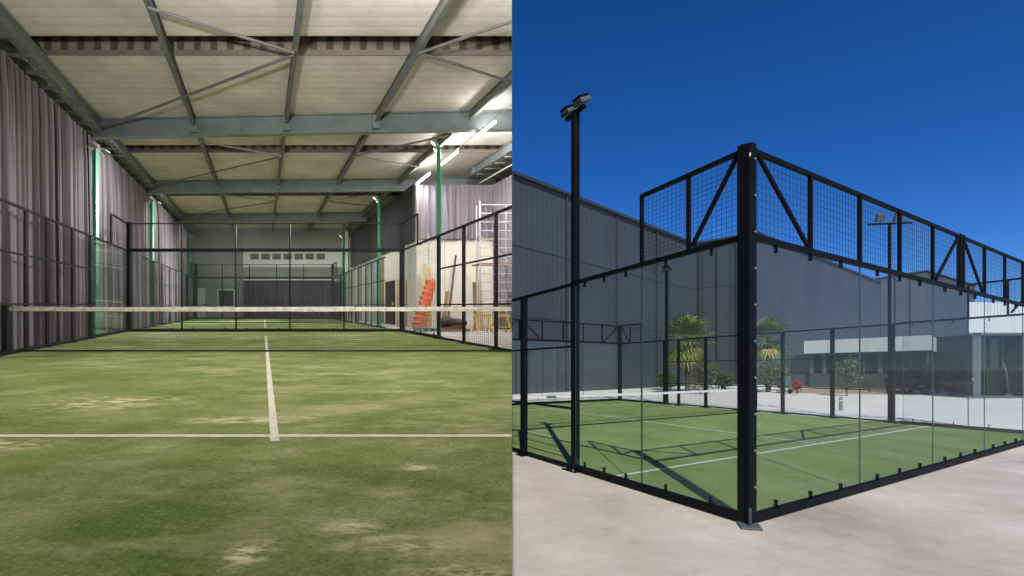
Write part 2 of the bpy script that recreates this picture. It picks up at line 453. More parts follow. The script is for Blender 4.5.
# purlins running down the hall, eave beams
pl = ['beside the left eave', 'left of the hall centre', 'over the court centre line', 'right of the hall centre', 'over the right hand fence']
for k, u in enumerate((-2.2, .73, 3.54, 6.41)):
    mb = HB(); z0 = HC+5.74
    mb.hexa((u-.055, V0, z0), (u+.055, V1, z0+.022)); mb.hexa((u-.012, V0, z0+.022), (u+.012, V1, z0+.27)); mb.hexa((u-.055, V0, z0+.255), (u+.055, V1, z0+.275))
    o = link('purlin', mb, M['purlin'])
    tag(o, 'long slim grey roof purlin '+pl[k+1], 'purlin', 'purlins along the hall roof')
for u, vv0, vv1, txt in ((-5.28, V0, V1, 'grey eave beam running above the long left curtain wall'), (9.1, 8, VA, 'grey eave beam above the pale curtain at the right')):
    z0 = HC+5.62
    mb = HB(); mb.hexa((u-.02, vv0, z0+.03), (u+.02, vv1, z0+.32)); mb.hexa((u-.11, vv0, z0), (u+.11, vv1, z0+.03)); mb.hexa((u-.11, vv0, z0+.32), (u+.11, vv1, z0+.345))
    for q in range(6, 40, 4):
        if vv0 < q < vv1: mb.hexa((u-.10, q, z0+.03), (u+.10, q+.02, z0+.32))
    tag(link('eave_beam', mb, M['steel']), txt, 'beam')
# curtain rails with short brackets
for (u, s_, vv0, vv1, txt) in ((UL+.02, 1, V0, V1, 'white curtain rail with short brackets along the left wall'), (9.5, -1, 9, VA, 'white curtain rail with brackets above the right pale curtain')):
    t = thing('curtain_rail', txt, 'curtain rail', H(u, 12, HC+5.36))
    mb = HB(); mb.bar((u, vv0, HC+5.37), (u, vv1, HC+5.37), .045); link('rail', mb, M['white_metal'], t)
    v = max(vv0, 7.2)
    while v < min(vv1, 39):
        mb = HB(); mb.bar((u-.25*s_, v, HC+5.60), (u+.42*s_, v+.05, HC+5.60), .05, .07)
        link('bracket', mb, M['purlin'], t); v += .85
# braces
nodes = [(-2.2, 9.8, .73, 11.55), (-5.2, 16.45, .73, 11.65), (3.54, 11.55, 6.41, 13.1), (3.54, 11.55, 6.3, 9.1)]
bl = ['thin brace from left purlin to centre purlin', 'long diagonal brace from left eave to centre purlin', 'diagonal brace leaning right under the ceiling', 'diagonal brace rising towards the camera at right']
for k, off in enumerate((0, 7.95, 16.4)):
    where = ('in the nearest roof bay', 'in the second roof bay', 'in the third roof bay')[k]
    for j, (a, b, c, d_) in enumerate(nodes):
        if c == .73: c = .70
        mb = HB()
        mb.tube([(a, b+off, HC+5.70), (c, d_+off, HC+5.70)], .032 if k < 2 else .03, 8)
        mb.hexa((c-.09, d_+off-.09, HC+5.715), (c+.09, d_+off+.09, HC+5.735))
        tag(link('roof_brace', mb, M['rod']), bl[j]+' '+where, 'roof brace', 'diagonal roof braces')

# curtains
def curtain(Pf, s0, s1, w0, w1, amp, seed, material, label, group, fold=.26, name='curtain'):
    rnd = random.Random(seed); ds = .02; n = max(4, int((s1-s0)/ds)); rows = 7
    ph = rnd.random()*6; fr = 1; offs = []
    for i in range(n+1):
        if i % 11 == 0: fr = rnd.uniform(.6, 1.7); am = rnd.uniform(.45, 1.15)
        ph += fr*2*math.pi*ds/fold
        offs.append((2*abs(math.sin(ph/2))**.5-1+.15*math.sin(1.7*ph+1))*amp*am)
    for _ in range(0): offs = [offs[max(0, i-1)]*.25+offs[i]*.5+offs[min(n, i+1)]*.25 for i in range(n+1)]
    mb = MB(None, -1)
    for j in range(rows+1):
        t = j/rows; z = w0+(w1-w0)*t
        for i in range(n+1):
            s = s0+(s1-s0)*i/n
            k = (.65+.5*(1-t)) if t < .97 else .45
            sway = .025*math.sin(3*t+i*.07+seed)
            mb.v.append(Vector(Pf(s+sway, z, offs[i]*k)))
    m = n+1
    for j in range(rows):
        for i in range(n): mb.f.append((j*m+i, j*m+i+1, (j+1)*m+i+1, (j+1)*m+i))
    return tag(link(name, mb, material, smooth=True), label, 'curtain', group)
v = 8.2; k = 0
while v < 39.5:
    e = min(v+2.6, 39.8)
    curtain(lambda s, z, o: H(UL+.12+o, s, z), v, e, .03, HC+5.34, .19, 10+k, M['curtain'],
            'mauve grey floor length drape in the row along the left wall', 'drapes along the left hall wall', fold=.36)
    v = e-.02; k += 1
v = VA+.05; k = 0
while v < 38.5:
    e = min(v+2.7, 39)
    curtain(lambda s, z, o: H(UR-.13+o, s, z), v, e, HC+2.85, HC+5.34, .05, 40+k, M['curtain_dark'],
            'dark short drape high on the far right wall', 'dark drapes high on the right wall')
    v = e-.02; k += 1
v = UR; k = 0
while v < 9.9:
    e = min(v+1.62, 9.98)
    curtain(lambda s, z, o: H(s, VA-.25+o, z), v, e, HC+2.9, HC+5.22, .19, 60+k, M['curtain_pale'],
            ('pale lilac drape hanging above the white boards, left one', 'pale lilac drape above the white boards, right one')[min(k, 1)], 'pale drapes above the annex boards', fold=.33)
    v = e; k += 1
curtain(lambda s, z, o: H(9.98+o, s, z), 19.3, VA-.15, .1, HC+5.25, .12, 70, M['curtain_pale'],
        'pale lilac drape behind the white scaffold at the right edge', None, fold=.33)

# generic fence / glass wall builder ------------------------------------------------
def fence(name, label, cat, group, P, side, nrm, spec, mats, names=None):
    """P(s, z) -> point ; spec lists posts, rails, wires, glass, braces in wall metres"""
    t = thing(name, label, cat, P(spec.get('org', 0), 0), group)
    nr = Vector(nrm).normalized()
    pm, wm, gm = mats
    for (s, z0, z1, wd, dp) in spec.get('posts', []):
        mb = MB(lambda a, b, c: P(a, c), side); mb.bar((s, 0, z0), (s, 0, z1), dp, wd, nr.cross(Vector((0, 0, 1))))
        o = link('post', mb, pm, t)
        if o and z0 < .1:
            mb = MB(lambda a, b, c: P(a, c), side)
            q = P(s, .006); q = Vector(q); e = (Vector(P(s+1, 0))-Vector(P(s, 0))).normalized(); e.z = 0; e.normalize()
            a_, b_ = e*.13, nr*.13
            pts = [q-a_-b_, q+a_-b_, q+a_+b_, q-a_+b_]
            mb.add(pts+[p+Vector((0, 0, .012)) for p in pts], [(3,2,1,0),(4,5,6,7),(0,1,5,4),(1,2,6,5),(2,3,7,6),(3,0,4,7)])
            link('foot_plate', mb, pm, o)
    for (s0, s1, z, h, wdt) in spec.get('rails', []):
        mb = MB(lambda a, b, c: P(a, c), side); mb.bar((s0, 0, z), (s1, 0, z), wdt, h); link('rail', mb, pm, t)
    for (s0, z0, s1, z1, th) in spec.get('braces', []):
        mb = MB(lambda a, b, c: P(a, c), side); mb.bar((s0, 0, z0), (s1, 0, z1), th*.7, th); link('brace', mb, pm, t)
    for (s0, s1, z0, z1, pitch, r) in spec.get('wires', []):
        mb = MB(lambda a, b, c: P(a, c), side)
        n = max(1, round((s1-s0)/pitch)); m = max(1, round((z1-z0)/(pitch/spec.get('zs', 1))))
        for i in range(1, n): s = s0+(s1-s0)*i/n; mb.wire((s, 0, z0), (s, 0, z1), r)
        for j in range(1, m): z = z0+(z1-z0)*j/m; mb.wire((s0, 0, z), (s1, 0, z), r)
        link('wire_mesh', mb, wm, t)
    for (s0, s1, z0, z1, clamps) in spec.get('glass', []):
        a0, a1 = s0+.006, s1-.006
        mb = MB(lambda a, b, c: P(a, c), side)
        pts = [mb.P((a0, 0, z0)), mb.P((a1, 0, z0)), mb.P((a1, 0, z1)), mb.P((a0, 0, z1))]
        off = nr*.012
        mb.add(pts+[p+off for p in pts], [(3,2,1,0),(4,5,6,7),(0,1,5,4),(1,2,6,5),(2,3,7,6),(3,0,4,7)])
        g = link('glass_panel', mb, gm, t)
        if g is None: continue
        if side == 1:
            for q_ in (a0+.004, a1-.004):
                mb = MB(lambda a, b, c: P(a, c), side); mb.bar((q_, 0, z0), (q_, 0, z1), .006, .010, nr.cross(Vector((0, 0, 1)))); link('edge_seal', mb, M['seal'], g)
        for (cs, cz, sz) in clamps:
            mb = MB(lambda a, b, c: P(a, c), side)
            q = Vector(P(cs, cz)); e = (Vector(P(cs+.1, 0))-Vector(P(cs, 0))); e.z = 0; e.normalize()
            for dz, ww, hh in ((0, .013, .075*sz), (-.03*sz, .021, .015), (.03*sz, .021, .015)):
                c = q+Vector((0, 0, dz)); a_ = e*ww/2; b_ = nr*.020; z_ = Vector((0, 0, hh/2))
                pts = [c-a_-b_-z_, c+a_-b_-z_, c+a_+b_-z_, c-a_+b_-z_, c-a_-b_+z_, c+a_-b_+z_, c+a_+b_+z_, c-a_+b_+z_]
                mb.add(pts, [(3,2,1,0),(4,5,6,7),(0,1,5,4),(1,2,6,5),(2,3,7,6),(3,0,4,7)])
            link('clamp', mb, pm, g)
    return t

MATS_IN = (M['black'], M['wire'], M['glass_in'])
VB = 18.96; VG = 14.95; VT = 16.95
def side_spec(v0, vn, vg, vt, vb, extra_posts=(), green=False, pitch=.055, r=.0012, tube=.05):
    sp = dict(org=(v0+vb)/2)
    posts = [(p, 0, 3.0, .055, .05) for p in extra_posts] + [(vg, 0, 3.0, .10, .08), (vt, 3, 4.0, .05, .05)]
    sp['posts'] = posts
    rails = [(v0, vg, 3.0, tube, tube), (v0, vg, 2.03, .035, .035), (v0, vg, 1.0, .035, .035), (v0, vg, .04, .05, .05),
             (vg, vb, 3.0, tube, tube), (vt, vb, 4.0, tube, tube), (vg, vb, .05, .09, .05)]
    sp['rails'] = rails
    sp['wires'] = [(v0, vg, .08, 3.0, pitch, r), (vt, vb, 3.03, 4.0, pitch, r)]
    cl = []
    sp['glass'] = [(vg+.06, vt, .1, 2.96, [(vg+.4, .12, .6), (vt-.3, .12, .6), (vg+.4, 2.95, .6), (vt-.3, 2.95, .6)]),
                   (vt, vb-.1, .1, 2.96, [(vt+.3, .12, .6), (vb-.4, .12, .6)])]
    return sp
nx = Vector((1, 0, 0))
sL = side_spec(8.0, 10.68, VG, VT, VB, (8.6, 9.55, 10.85, 11.9, 13.5))
fence('side_fence', 'black mesh side fence with glass end standing before the left drapes', 'fence', 'hall court enclosure',
      lambda s, z: H(-5.02, s, z), -1, nx, sL, MATS_IN)
sR = side_spec(9.0, 10.68, 14.95, VT, VB-.1, (11.25, 13.05))
sR['posts'][:2] = [(11.25, 0, 3.0, .085, .085), (13.05, 0, 3.0, .085, .085)]
fence('side_fence', 'black mesh side fence with glass end before the annex clutter', 'fence', 'hall court enclosure',
      lambda s, z: H(5.12, s, z), -1, nx, sR, MATS_IN)
def back_spec(us, top=True, post_w=.035):
    sp = dict(org=0)
    sp['posts'] = [(us[0], 0, 4.05, .15, .12), (us[-1], 0, 4.05, .17, .12)] + [(u, 0, 4.0, post_w, .05) for u in us[1:-1]]
    sp['rails'] = [(us[0], us[-1], 3.02, .11, .07), (us[0], us[-1], 4.0, .035, .035), (us[0], us[-1], .05, .10, .06)]
    sp['wires'] = [(us[0], us[-1], 3.06, 4.0, .055, .0012)]
    sp['glass'] = [(us[i]+.02, us[i+1]-.02, .1, 2.97, [(us[i]+.4, .12, .6), (us[i+1]-.4, .12, .6)]) for i in range(len(us)-1)]
    return sp
fence('back_wall', 'black framed glass back wall of the near indoor court', 'glass wall', 'hall court enclosure',
      lambda s, z: H(s, VB, z), -1, (0, 1, 0), back_spec([-4.95, -3, -1, 1, 3, 5.15]), MATS_IN)
# far court
fence('side_fence', 'far court side fence beside the left drapes', 'fence', 'far court enclosure',
      lambda s, z: H(-5.02, s, z), -1, nx, side_spec(21.5, 28.6, 33.8, 35.8, 37.8, (23.5, 25.5, 27.5, 29.5, 31.6), pitch=.08, r=.0015), MATS_IN)
fence('side_fence', 'far court side fence below the dark drapes', 'fence', 'far court enclosure',
      lambda s, z: H(5.12, s, z), -1, nx, side_spec(21.5, 28.6, 33.8, 35.8, 37.8, (22.9, 24.2, 25.5, 27.5, 29.5, 31.6), pitch=.08, r=.0015), MATS_IN)
fence('back_wall', 'black framed glass wall at the far end of the hall', 'glass wall', 'far court enclosure',
      lambda s, z: H(s, 37.8, z), -1, (0, 1, 0), back_spec([-4.95, -3, -1, 1, 3, 5.15]), MATS_IN)

def net(label, group, P, n, s0, s1, zt0, sag, side, pitch, r, tape_mat, tape_h, strap=True, post_h=1.05, post_w=.10):
    t = thing('net', label, 'net', P((s0+s1)/2, 0), group)
    zt = lambda s: zt0 - sag*(1-((s-(s0+s1)/2)/((s1-s0)/2))**2)
    mb = MB(lambda a, b, c: P(a, c), side)
    N_ = round((s1-s0)/pitch)
    for i in range(N_+1):
        s = s0+(s1-s0)*i/N_; mb.wire((s, 0, .03), (s, 0, zt(s)-tape_h), r)
    z = .03
    while z < zt0-sag-tape_h:
        mb.wire((s0, 0, z), (s1, 0, z), r); z += pitch
    link('net_mesh', mb, M['cord'], t)
    mb = MB(lambda a, b, c: P(a, c), side); K = 24; nr = Vector(n)
    a_ = []
    for i in range(K+1):
        s = s0+(s1-s0)*i/K; wob = random.uniform(-.004, .004)
        for z, o in ((zt(s)+wob, -.012), (zt(s)+wob, .012), (zt(s)-tape_h+wob, .012), (zt(s)-tape_h+wob, -.012)):
            a_.append(Vector(P(s, z))+nr*o)
    fs = []
    for i in range(K):
        for k in range(4): fs.append((i*4+k, i*4+(k+1) % 4, i*4+4+(k+1) % 4, i*4+4+k))
    mb.add(a_, fs); link('tape', mb, tape_mat, t)
    mb = MB(lambda a, b, c: P(a, c), side); mb.bar((s0, 0, .03), (s1, 0, .03), .02, .035); link('bottom_band', mb, M['cord'], t)
    for s in (s0, s1):
        mb = MB(lambda a, b, c: P(a, c), side); mb.bar((s, 0, 0), (s, 0, post_h), post_w, post_w)
        mb.bar((s-.13, 0, .01), (s+.13, 0, .01), .2, .02)
        link('post', mb, M['black'], t, bevel=.006)
    return t
net('black net with cream tape across the near indoor court', 'indoor court nets', lambda s, z: H(s, 10.62, z), (0, 1, 0),
    -5.32, 5.35, .945, .01, -1, .042, .0021, M['tape'], .088, post_h=.98, post_w=.13)
net('small distant net across the far indoor court', 'indoor court nets', lambda s, z: H(s, 28.6, z), (0, 1, 0),
    -5.2, 5.2, .92, .03, -1, .09, .002, M['tape'], .07, post_h=.95)

# light masts (green)
def area(parent, loc, target, size, power, col=(1, .985, .955), sy=None, spread=None):
    l = bpy.data.lights.new('lamp', 'AREA'); l.energy = power; l.color = col; l.size = size
    if spread: l.spread = R(spread)
    if sy: l.shape = 'RECTANGLE'; l.size_y = sy
    o = bpy.data.objects.new('lamp', l); COL.objects.link(o)
    o.parent = parent; base = parent_loc(parent)
    o.location = Vector(loc)-base
    dd = Vector(target)-Vector(loc); o.rotation_euler = dd.to_track_quat('-Z', 'Y').to_euler()
    return o
POW = 1.0
def green_mast(u, v, s_, label, power, h=5.86, aim=None):
    t = thing('light_mast', label, 'light mast', H(u, v, 0), 'green floodlight masts in the hall')
    b = Vector(H(u, v, 0)); B = lambda x, y, z: b+Vector((x, y, z))
    mb = MB(); mb.bar(B(0, 0, 0), B(0, 0, h), .12, .12); link('pole', mb, M['green'], t, bevel=.008, side=-1)
    mb = MB(); mb.bar(B(-.12, 0, .01), B(.12, 0, .01), .24, .02); link('foot_plate', mb, M['green'], t, side=-1)
    mb = MB(); mb.bar(B(-.05, -.26, h+.03), B(-.05, .26, h+.03), .05, .05); mb.bar(B(0, 0, h-.05), B(0, 0, h+.06), .06, .06); link('crossbar', mb, M['lamp_grey'], t, side=-1)
    for k, dy in enumerate((-.28, .28)):
        c = B(s_*.12, dy*.8, h+.05); dn = Vector((s_*.55, 0, -.8)).normalized(); ax = Vector((0, 1, 0)); up = dn.cross(ax)
        mb = MB(); mb.bar(c-ax*.10, c+ax*.10, .07, .15, side=up); o = link('floodlight', mb, M['lamp_grey'], t, bevel=.01, side=-1)
        mb = MB(); f = c+dn*.04; mb.bar(f-ax*.085, f+ax*.085, .01, .12, side=up); link('lamp_face', mb, M['flood' if power else 'lamp_glass'], o or t, side=-1) if o else None
        if power: area(t, c+dn*.12, H(*aim) if aim else c+dn*.12+dn*5+Vector((0, 0, -2)), .25, power, spread=60 if aim else None)
    return t
green_mast(-5.28, 16.15, 1, 'green floodlight mast at left where the side glass begins', 0)
green_mast(5.45, 15.86, -1, 'tall bright green floodlight mast nearest on the right', 120, aim=(-5, 7.5, 2.2))
green_mast(-5.28, 24.4, 1, 'second green mast against the left drapes', 0)
green_mast(5.42, 23.9, -1, 'second green mast at right, before the dark drapes', 120, aim=(-5, 16, 2.2))
green_mast(-5.28, 36.5, 1, 'small far green mast at the left end', 0)
green_mast(5.75, 36.7, -1, 'small far green mast at the right end', 300, aim=(-4, 29, 1.5))

# tube lights
def tube_light(u, v0, v1, w_, label, power, group='tube lights in a line at the right'):
    t = thing('tube_light', label, 'lamp', H(u, (v0+v1)/2, w_), group)
    mb = HB(); mb.bar((u, v0, w_+.06), (u, v1, w_+.06), .07, .05); link('housing', mb, M['white_metal'], t)
    mb = HB(); mb.tube([(u, v0+.03, w_), (u, v1-.03, w_)], .038, 10); link('tube', mb, M['tube'], t)
    a = H(u, v0, w_); b = H(u, v1, w_); Ln = (Vector(b)-Vector(a)).length
    for dz, pw in ((-.08, power*(.75 if v0 > 10 else .26)), (.14, power*(.25 if v0 > 10 else .74))):
        l = bpy.data.lights.new('tube_glow', 'AREA'); l.shape = 'RECTANGLE'; l.size = .12; l.size_y = Ln; l.energy = pw; l.color = (1, .985, .955)
        o = bpy.data.objects.new('tube_glow', l); COL.objects.link(o); o.parent = t
        o.location = (0, 0, dz)
        dr = (Vector(b)-Vector(a)).normalized(); dn = Vector((0, 0, -1 if dz < 0 else 1))
        z = -dn; y = dr; x = y.cross(z).normalized(); z = x.cross(y)
        o.rotation_euler = Matrix((x, y, z)).transposed().to_euler()
    return t
TU = 6.70; TW = HC+5.3
tube_light(TU, 14.75, 16.45, TW, 'largest and nearest glowing white tube under the ceiling', 95)
tube_light(TU, 17.6, 19.3, TW, 'middle glowing white tube under the ceiling', 95)
tube_light(TU, 20.6, 22.3, TW, 'smallest and farthest glowing white tube in the line', 80)
mb = HB(); mb.tube([(TU, 9, TW+.1), (TU, 22.3, TW+.1)], .012, 6); tag(link('light_cable', mb, M['white_metal']), 'thin pale cable track carrying the glowing tubes', 'cable')
# added tubes, unseen above the frame, to brighten the ceiling and near court
NG = 'added tube lights over the near court'
tube_light(-.6, 4.6, 6.4, HC+4.6, 'added tube light over the near court centre', 400, NG)
tube_light(2.0, 5.6, 7.2, HC+4.6, 'added tube light over the near right court', 560, NG)
tube_light(2.9, 7.3, 8.0, HC+5.3, 'added short tube light over the right service box', 290, NG)
for k, (u, v) in enumerate(((-3.2, 16.95), (2.3, 16.7), (-3.2, 25.2), (2.3, 25.0), (-2.6, 34.0), (2.6, 33.9), (7.4, 16.35))):  # added fill lamps, hidden by the rafters, for mid hall, far court and annex
    t = thing('floodlight', 'added fill lamp hidden behind the %s roof beam, %s side' % (ordw[k//2], ('left', 'right')[k % 2]) if k < 6 else 'added fill lamp behind the nearest roof beam above the annex fence', 'lamp', H(u, v, HC+5.72), 'added fill lamps behind the roof beams')
    mb = HB(); mb.hexa((u-.4, v-.1, HC+5.74), (u+.4, v+.1, HC+5.80)); link('housing', mb, M['lamp_grey'], t)
    mb = HB(); mb.hexa((u-.38, v-.09, HC+5.722), (u+.38, v+.09, HC+5.738)); link('lamp_face', mb, M['flood'], t)
    area(t, H(u, v, HC+5.70), H(u+(.8 if k == 6 else 0), v+(6 if k == 6 else 1.5), 1.5 if k == 6 else 0), .8, (300, 340, 320, 380, 150, 170, 400)[k], sy=.2)

t = thing('floodlight', 'added fill floodlight on a stand lighting the roof from behind the viewer', 'lamp', H(-2.2, -1.2, 0))  # added unseen fill lamp that brightens the ceiling and beam faces
mb = HB(); mb.tube([(-2.2, -1.2, 0), (-2.2, -1.2, 2.3)], .03, 8); link('stand', mb, M['black'], t)
mb = HB(); mb.hexa((-2.4, -1.3, 2.3), (-2.0, -1.2, 2.6)); link('housing', mb, M['lamp_grey'], t)
mb = HB(); mb.hexa((-2.38, -1.195, 2.32), (-2.02, -1.185, 2.58)); link('lamp_face', mb, M['flood'], t)
area(t, H(-2.2, -1.1, 2.45), H(-.6, 12.5, 7.6), .35, 230, spread=75)
# end wall fittings
VE = V1-.02
def ebox(name, u0, u1, w0, w1, d0, m, label=None, cat=None, group=None, parent=None, d1=0):
    mb = HB(); mb.hexa((u0, VE-d0, w0), (u1, VE-d1, w1)); o = link(name, mb, m, parent)
    if label: tag(o, label, cat, group)
    return o
t = thing('vent_band', 'white band with a row of seven dark vents high on the end wall', 'vent', H(2.3, VE, 4.0))
ebox('band', -1.55, 6.3, 3.95, 5.2, .06, M['white_metal'], parent=t)
for k in range(7):
    u = -1.0+k*.86
    f = ebox('vent', u, u+.68, 4.55, 5.02, .10, M['lamp_grey'], parent=t, d1=.062)
    for q in range(4): ebox('louvre', u+.05, u+.63, 4.60+q*.10, 4.645+q*.10, .125, M['black'], parent=f, d1=.102)
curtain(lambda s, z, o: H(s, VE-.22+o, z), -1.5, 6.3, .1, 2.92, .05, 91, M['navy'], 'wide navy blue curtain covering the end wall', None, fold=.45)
mb = HB(); mb.bar((-1.6, VE-.22, 2.97), (6.4, VE-.22, 2.97), .06, .09); tag(link('curtain_pole', mb, M['white_metal']), 'pale pole along the top of the navy curtain', 'curtain pole')
t = thing('window', 'dark window in a white frame low on the end wall', 'window', H(-2.9, VE, .85))
for (a, b, c, d_) in ((-3.55, -2.2, .85, .95), (-3.55, -2.2, 2.15, 2.25), (-3.55, -3.45, .95, 2.15), (-2.3, -2.2, .95, 2.15)): ebox('frame', a, b, c, d_, .08, M['white_metal'], parent=t)
ebox('pane', -3.45, -2.3, .95, 2.15, .03, M['navy'], parent=t)
t = thing('door', 'tall cream door at the left corner of the end wall', 'door', H(-4.9, VE, 0))
ebox('leaf', -5.45, -4.5, 0, 2.35, .08, M['white_metal'], parent=t); ebox('handle', -4.65, -4.55, 1.0, 1.1, .14, M['black'], parent=t, d1=.081)
ebox('column', -1.95, -1.65, 0, 6.3, .3, M['steel'], 'dark steel column dividing the end wall', 'column')
ebox('column', 6.35, 6.6, 0, 6.9, .3, M['white_metal'], 'pale steel column in the right corner of the end wall', 'column')
tube_light(6.1, 34.5, 37.0, HC+3.6, 'glowing white tube low in the far right corner', 90, None) if False else None

# right wall fittings beyond the annex
t = thing('door', 'dark steel door in the pale right wall below the dark drapes', 'door', H(UR, 27, 0))
mb = HB(); mb.hexa((UR-.06, 26.0, 0), (UR-.002, 27.9, 2.25)); link('leaf', mb, M['black'], t)
mb = HB(); mb.hexa((UR-.12, 26.15, 1.0), (UR-.062, 26.25, 1.15)); link('handle', mb, M['alu'], t)
def lean(name, label, cat, pts, th, off, m, group=None):
    mb = HB(); mb.prism(pts, off); return tag(link(name, mb, m), label, cat, group)
mb = HB(); mb.hexa((UR-.22, 23.9, 0), (UR-.06, 24.9, 2.2)); tag(link('wood_panel', mb, M['wood']), 'pale wooden panel standing against the right wall', 'wood panel')
mb = HB(); mb.hexa((UR-.1, 28.4, 0), (UR-.002, 28.75, 3.6)); tag(link('brick_pier', mb, M['wood_dark']), 'narrow reddish brown pier on the right wall', 'pier')
for k, vv in enumerate((30.2, 32.4, 34.7)):
    mb = HB(); mb.hexa((UR-.2, vv, 0), (UR-.002, vv+.3, 3.7)); tag(link('column', mb, M['steel']), 'dark column on the right wall, '+ordw[k+1]+' beyond the reddish pier', 'column', 'columns on the right wall')

# annex clutter (v 18..22)
# board joints on the pale wall
mb = HB()
for u in (7.25, 7.95, 8.7, 9.4): mb.hexa((u-.012, VA-.012, 0), (u+.012, VA-.001, 3.8))
tag(link('cover_strip', mb, M['lamp_grey']), 'thin joint strips between the pale annex wall boards', 'trim')
# stepped red stack leaning
t = thing('stepped_rack', 'orange red stepped plastic rack leaning against the pale annex wall', 'rack', H(6.5, 20.6, 0))
mb = HB()
for k in range(9):
    z = .15+k*.21; u = 5.98+k*.085
    mb.hexa((u, 20.35+k*.05, z), (u+.40-.012*k, 20.62+k*.05, z+.17))
link('steps', mb, M['red'], t, bevel=.01)
mb = HB()
mb.bar((6.32, 20.5, 0), (6.98, 21.0, 2.1), .06, .07); mb.bar((6.55, 20.7, .0), (7.08, 21.1, 1.95), .06, .07); link('side_rail', mb, M['red'], t)
for k, (u, vv, h, lean_, m, lb) in enumerate(((6.75, 21.6, 2.75, .12, 'wood', 'pale plank standing tall behind the red rack'), (6.95, 21.6, 2.55, .1, 'wood', 'shorter pale plank behind the red rack'),
        (7.22, 20.9, 1.55, .38, 'wood_dark', 'brown plank leaning steeply beside the red rack'), (7.4, 20.9, 1.45, .33, 'wood', 'pale plank leaning right of the red rack'),
        (8.55, 20.3, 2.0, .1, 'wood', 'pale plank upright left of the white scaffold'), (8.32, 20.3, 1.9, .14, 'wood_dark', 'brown plank beside the pale one near the scaffold'))):
    mb = HB(); mb.bar((u, vv-.3, 0), (u+lean_, vv+.2, h), .15, .04, side=(0, 1, 0)); tag(link('plank', mb, M[m]), lb, 'plank', 'planks leaning on the annex wall')
mb = HB(); mb.bar((7.35, 20.4, .2), (8.25, 21.9, 3.1), .08, .08); tag(link('prop_pole', mb, M['junk']), 'long grey pole leaning diagonally on the pale annex wall', 'pole')
# white scaffold
t = thing('scaffold', 'tall white scaffold frame at the right edge of the hall', 'scaffold', H(8.9, 19.2, 0))
U0, U1_ = 8.05, 9.45
for (uu, vv) in ((U0, 19.0), (U1_, 19.0), (U0+.25, 19.9), (U1_, 19.9)):
    mb = HB(); mb.tube([(uu, vv, .08), (uu, vv, 4.85)], .024, 8); link('upright', mb, M['alu'], t)
for k in range(14):
    z = .55+k*.32
    mb = HB(); mb.tube([(U0, 19.0, z), (U1_, 19.0, z)], .017, 6); link('rung', mb, M['alu'], t)
mb = HB(); mb.tube([(U0, 19.0, .4), (U1_, 19.9, 2.2)], .015, 6); link('cross_brace', mb, M['alu'], t)
mb = HB(); mb.tube([(U0+.25, 19.9, 3.8), (U1_, 19.0, 2.3)], .015, 6); link('cross_brace', mb, M['alu'], t)
mb = HB(); mb.hexa((U0+.05, 19.02, 2.5), (U1_, 19.88, 2.55)); link('platform', mb, M['wood_dark'], t)
# yellow trestles
def trestle(u, v, label):
    t = thing('trestle', label, 'trestle', H(u, v, 0), 'yellow trestles by the scaffold')
    mb = HB(); mb.bar((u-.32, v, .62), (u+.32, v, .62), .09, .07); link('beam', mb, M['yellow'], t)
    for a in (-1, 1):
        for b in (-1, 1):
            mb = HB(); mb.bar((u+a*.27, v+b*.22, 0), (u+a*.22, v, .62), .045, .045); link('leg', mb, M['yellow'], t)
    mb = HB(); mb.bar((u-.26, v-.16, .2), (u+.26, v-.16, .2), .03, .05); link('stretcher', mb, M['yellow'], t)
trestle(7.85, 18.3, 'yellow trestle left of the white scaffold'); trestle(8.6, 18.5, 'yellow trestle at the foot of the scaffold')
# dark clutter: covered pallet with rolled matting
t = thing('rubble_heap', 'dark heap of rolled matting and sacks on the annex floor', 'heap', H(7.2, 19.4, 0))
rnd = random.Random(3)
mb = HB()
for k in range(7):
    u = 6.75+rnd.random()*.85; vv = 19.2+rnd.random()*.8; z = .1+rnd.random()*.3
    mb.tube([(u-.25, vv, z), (u, vv+.05, z+.04), (u+.25, vv+rnd.uniform(-.2, .2), z)], [.10, .13, .09], 9)
link('roll', mb, M['junk'], t, smooth=True)
mb = HB(); mb.hexa((6.6, 19.1, .0), (7.75, 20.1, .09)); link('pallet', mb, M['wood_dark'], t)
t = thing('pallet', 'low grey pallet in front of the red rack', 'pallet', H(6.6, 19.5, 0))
mb = HB()
for k in range(5): mb.hexa((5.9, 19.1+k*.24, .10), (6.5, 19.27+k*.24, .13))
link('deck_board', mb, M['lamp_grey'], t)
mb = HB()
for u in (5.92, 6.16, 6.42): mb.hexa((u, 19.1, 0), (u+.08, 20.23, .098))
link('runner', mb, M['lamp_grey'], t)

# ================================================================== OUTDOORS
AX = Vector((771, 460, 0)).normalized(); BX = Vector((-261, 460, 0)).normalized()
UAa, UBb = 1.238, .7515
O0 = Vector((2.468, 4.81, 0))
def O(s, t, z=0): return O0+AX*(UAa*s)+BX*(UBb*t)+Vector((0, 0, z))
OB = lambda: MB(lambda s, t, z: O(s, t, z), 1)

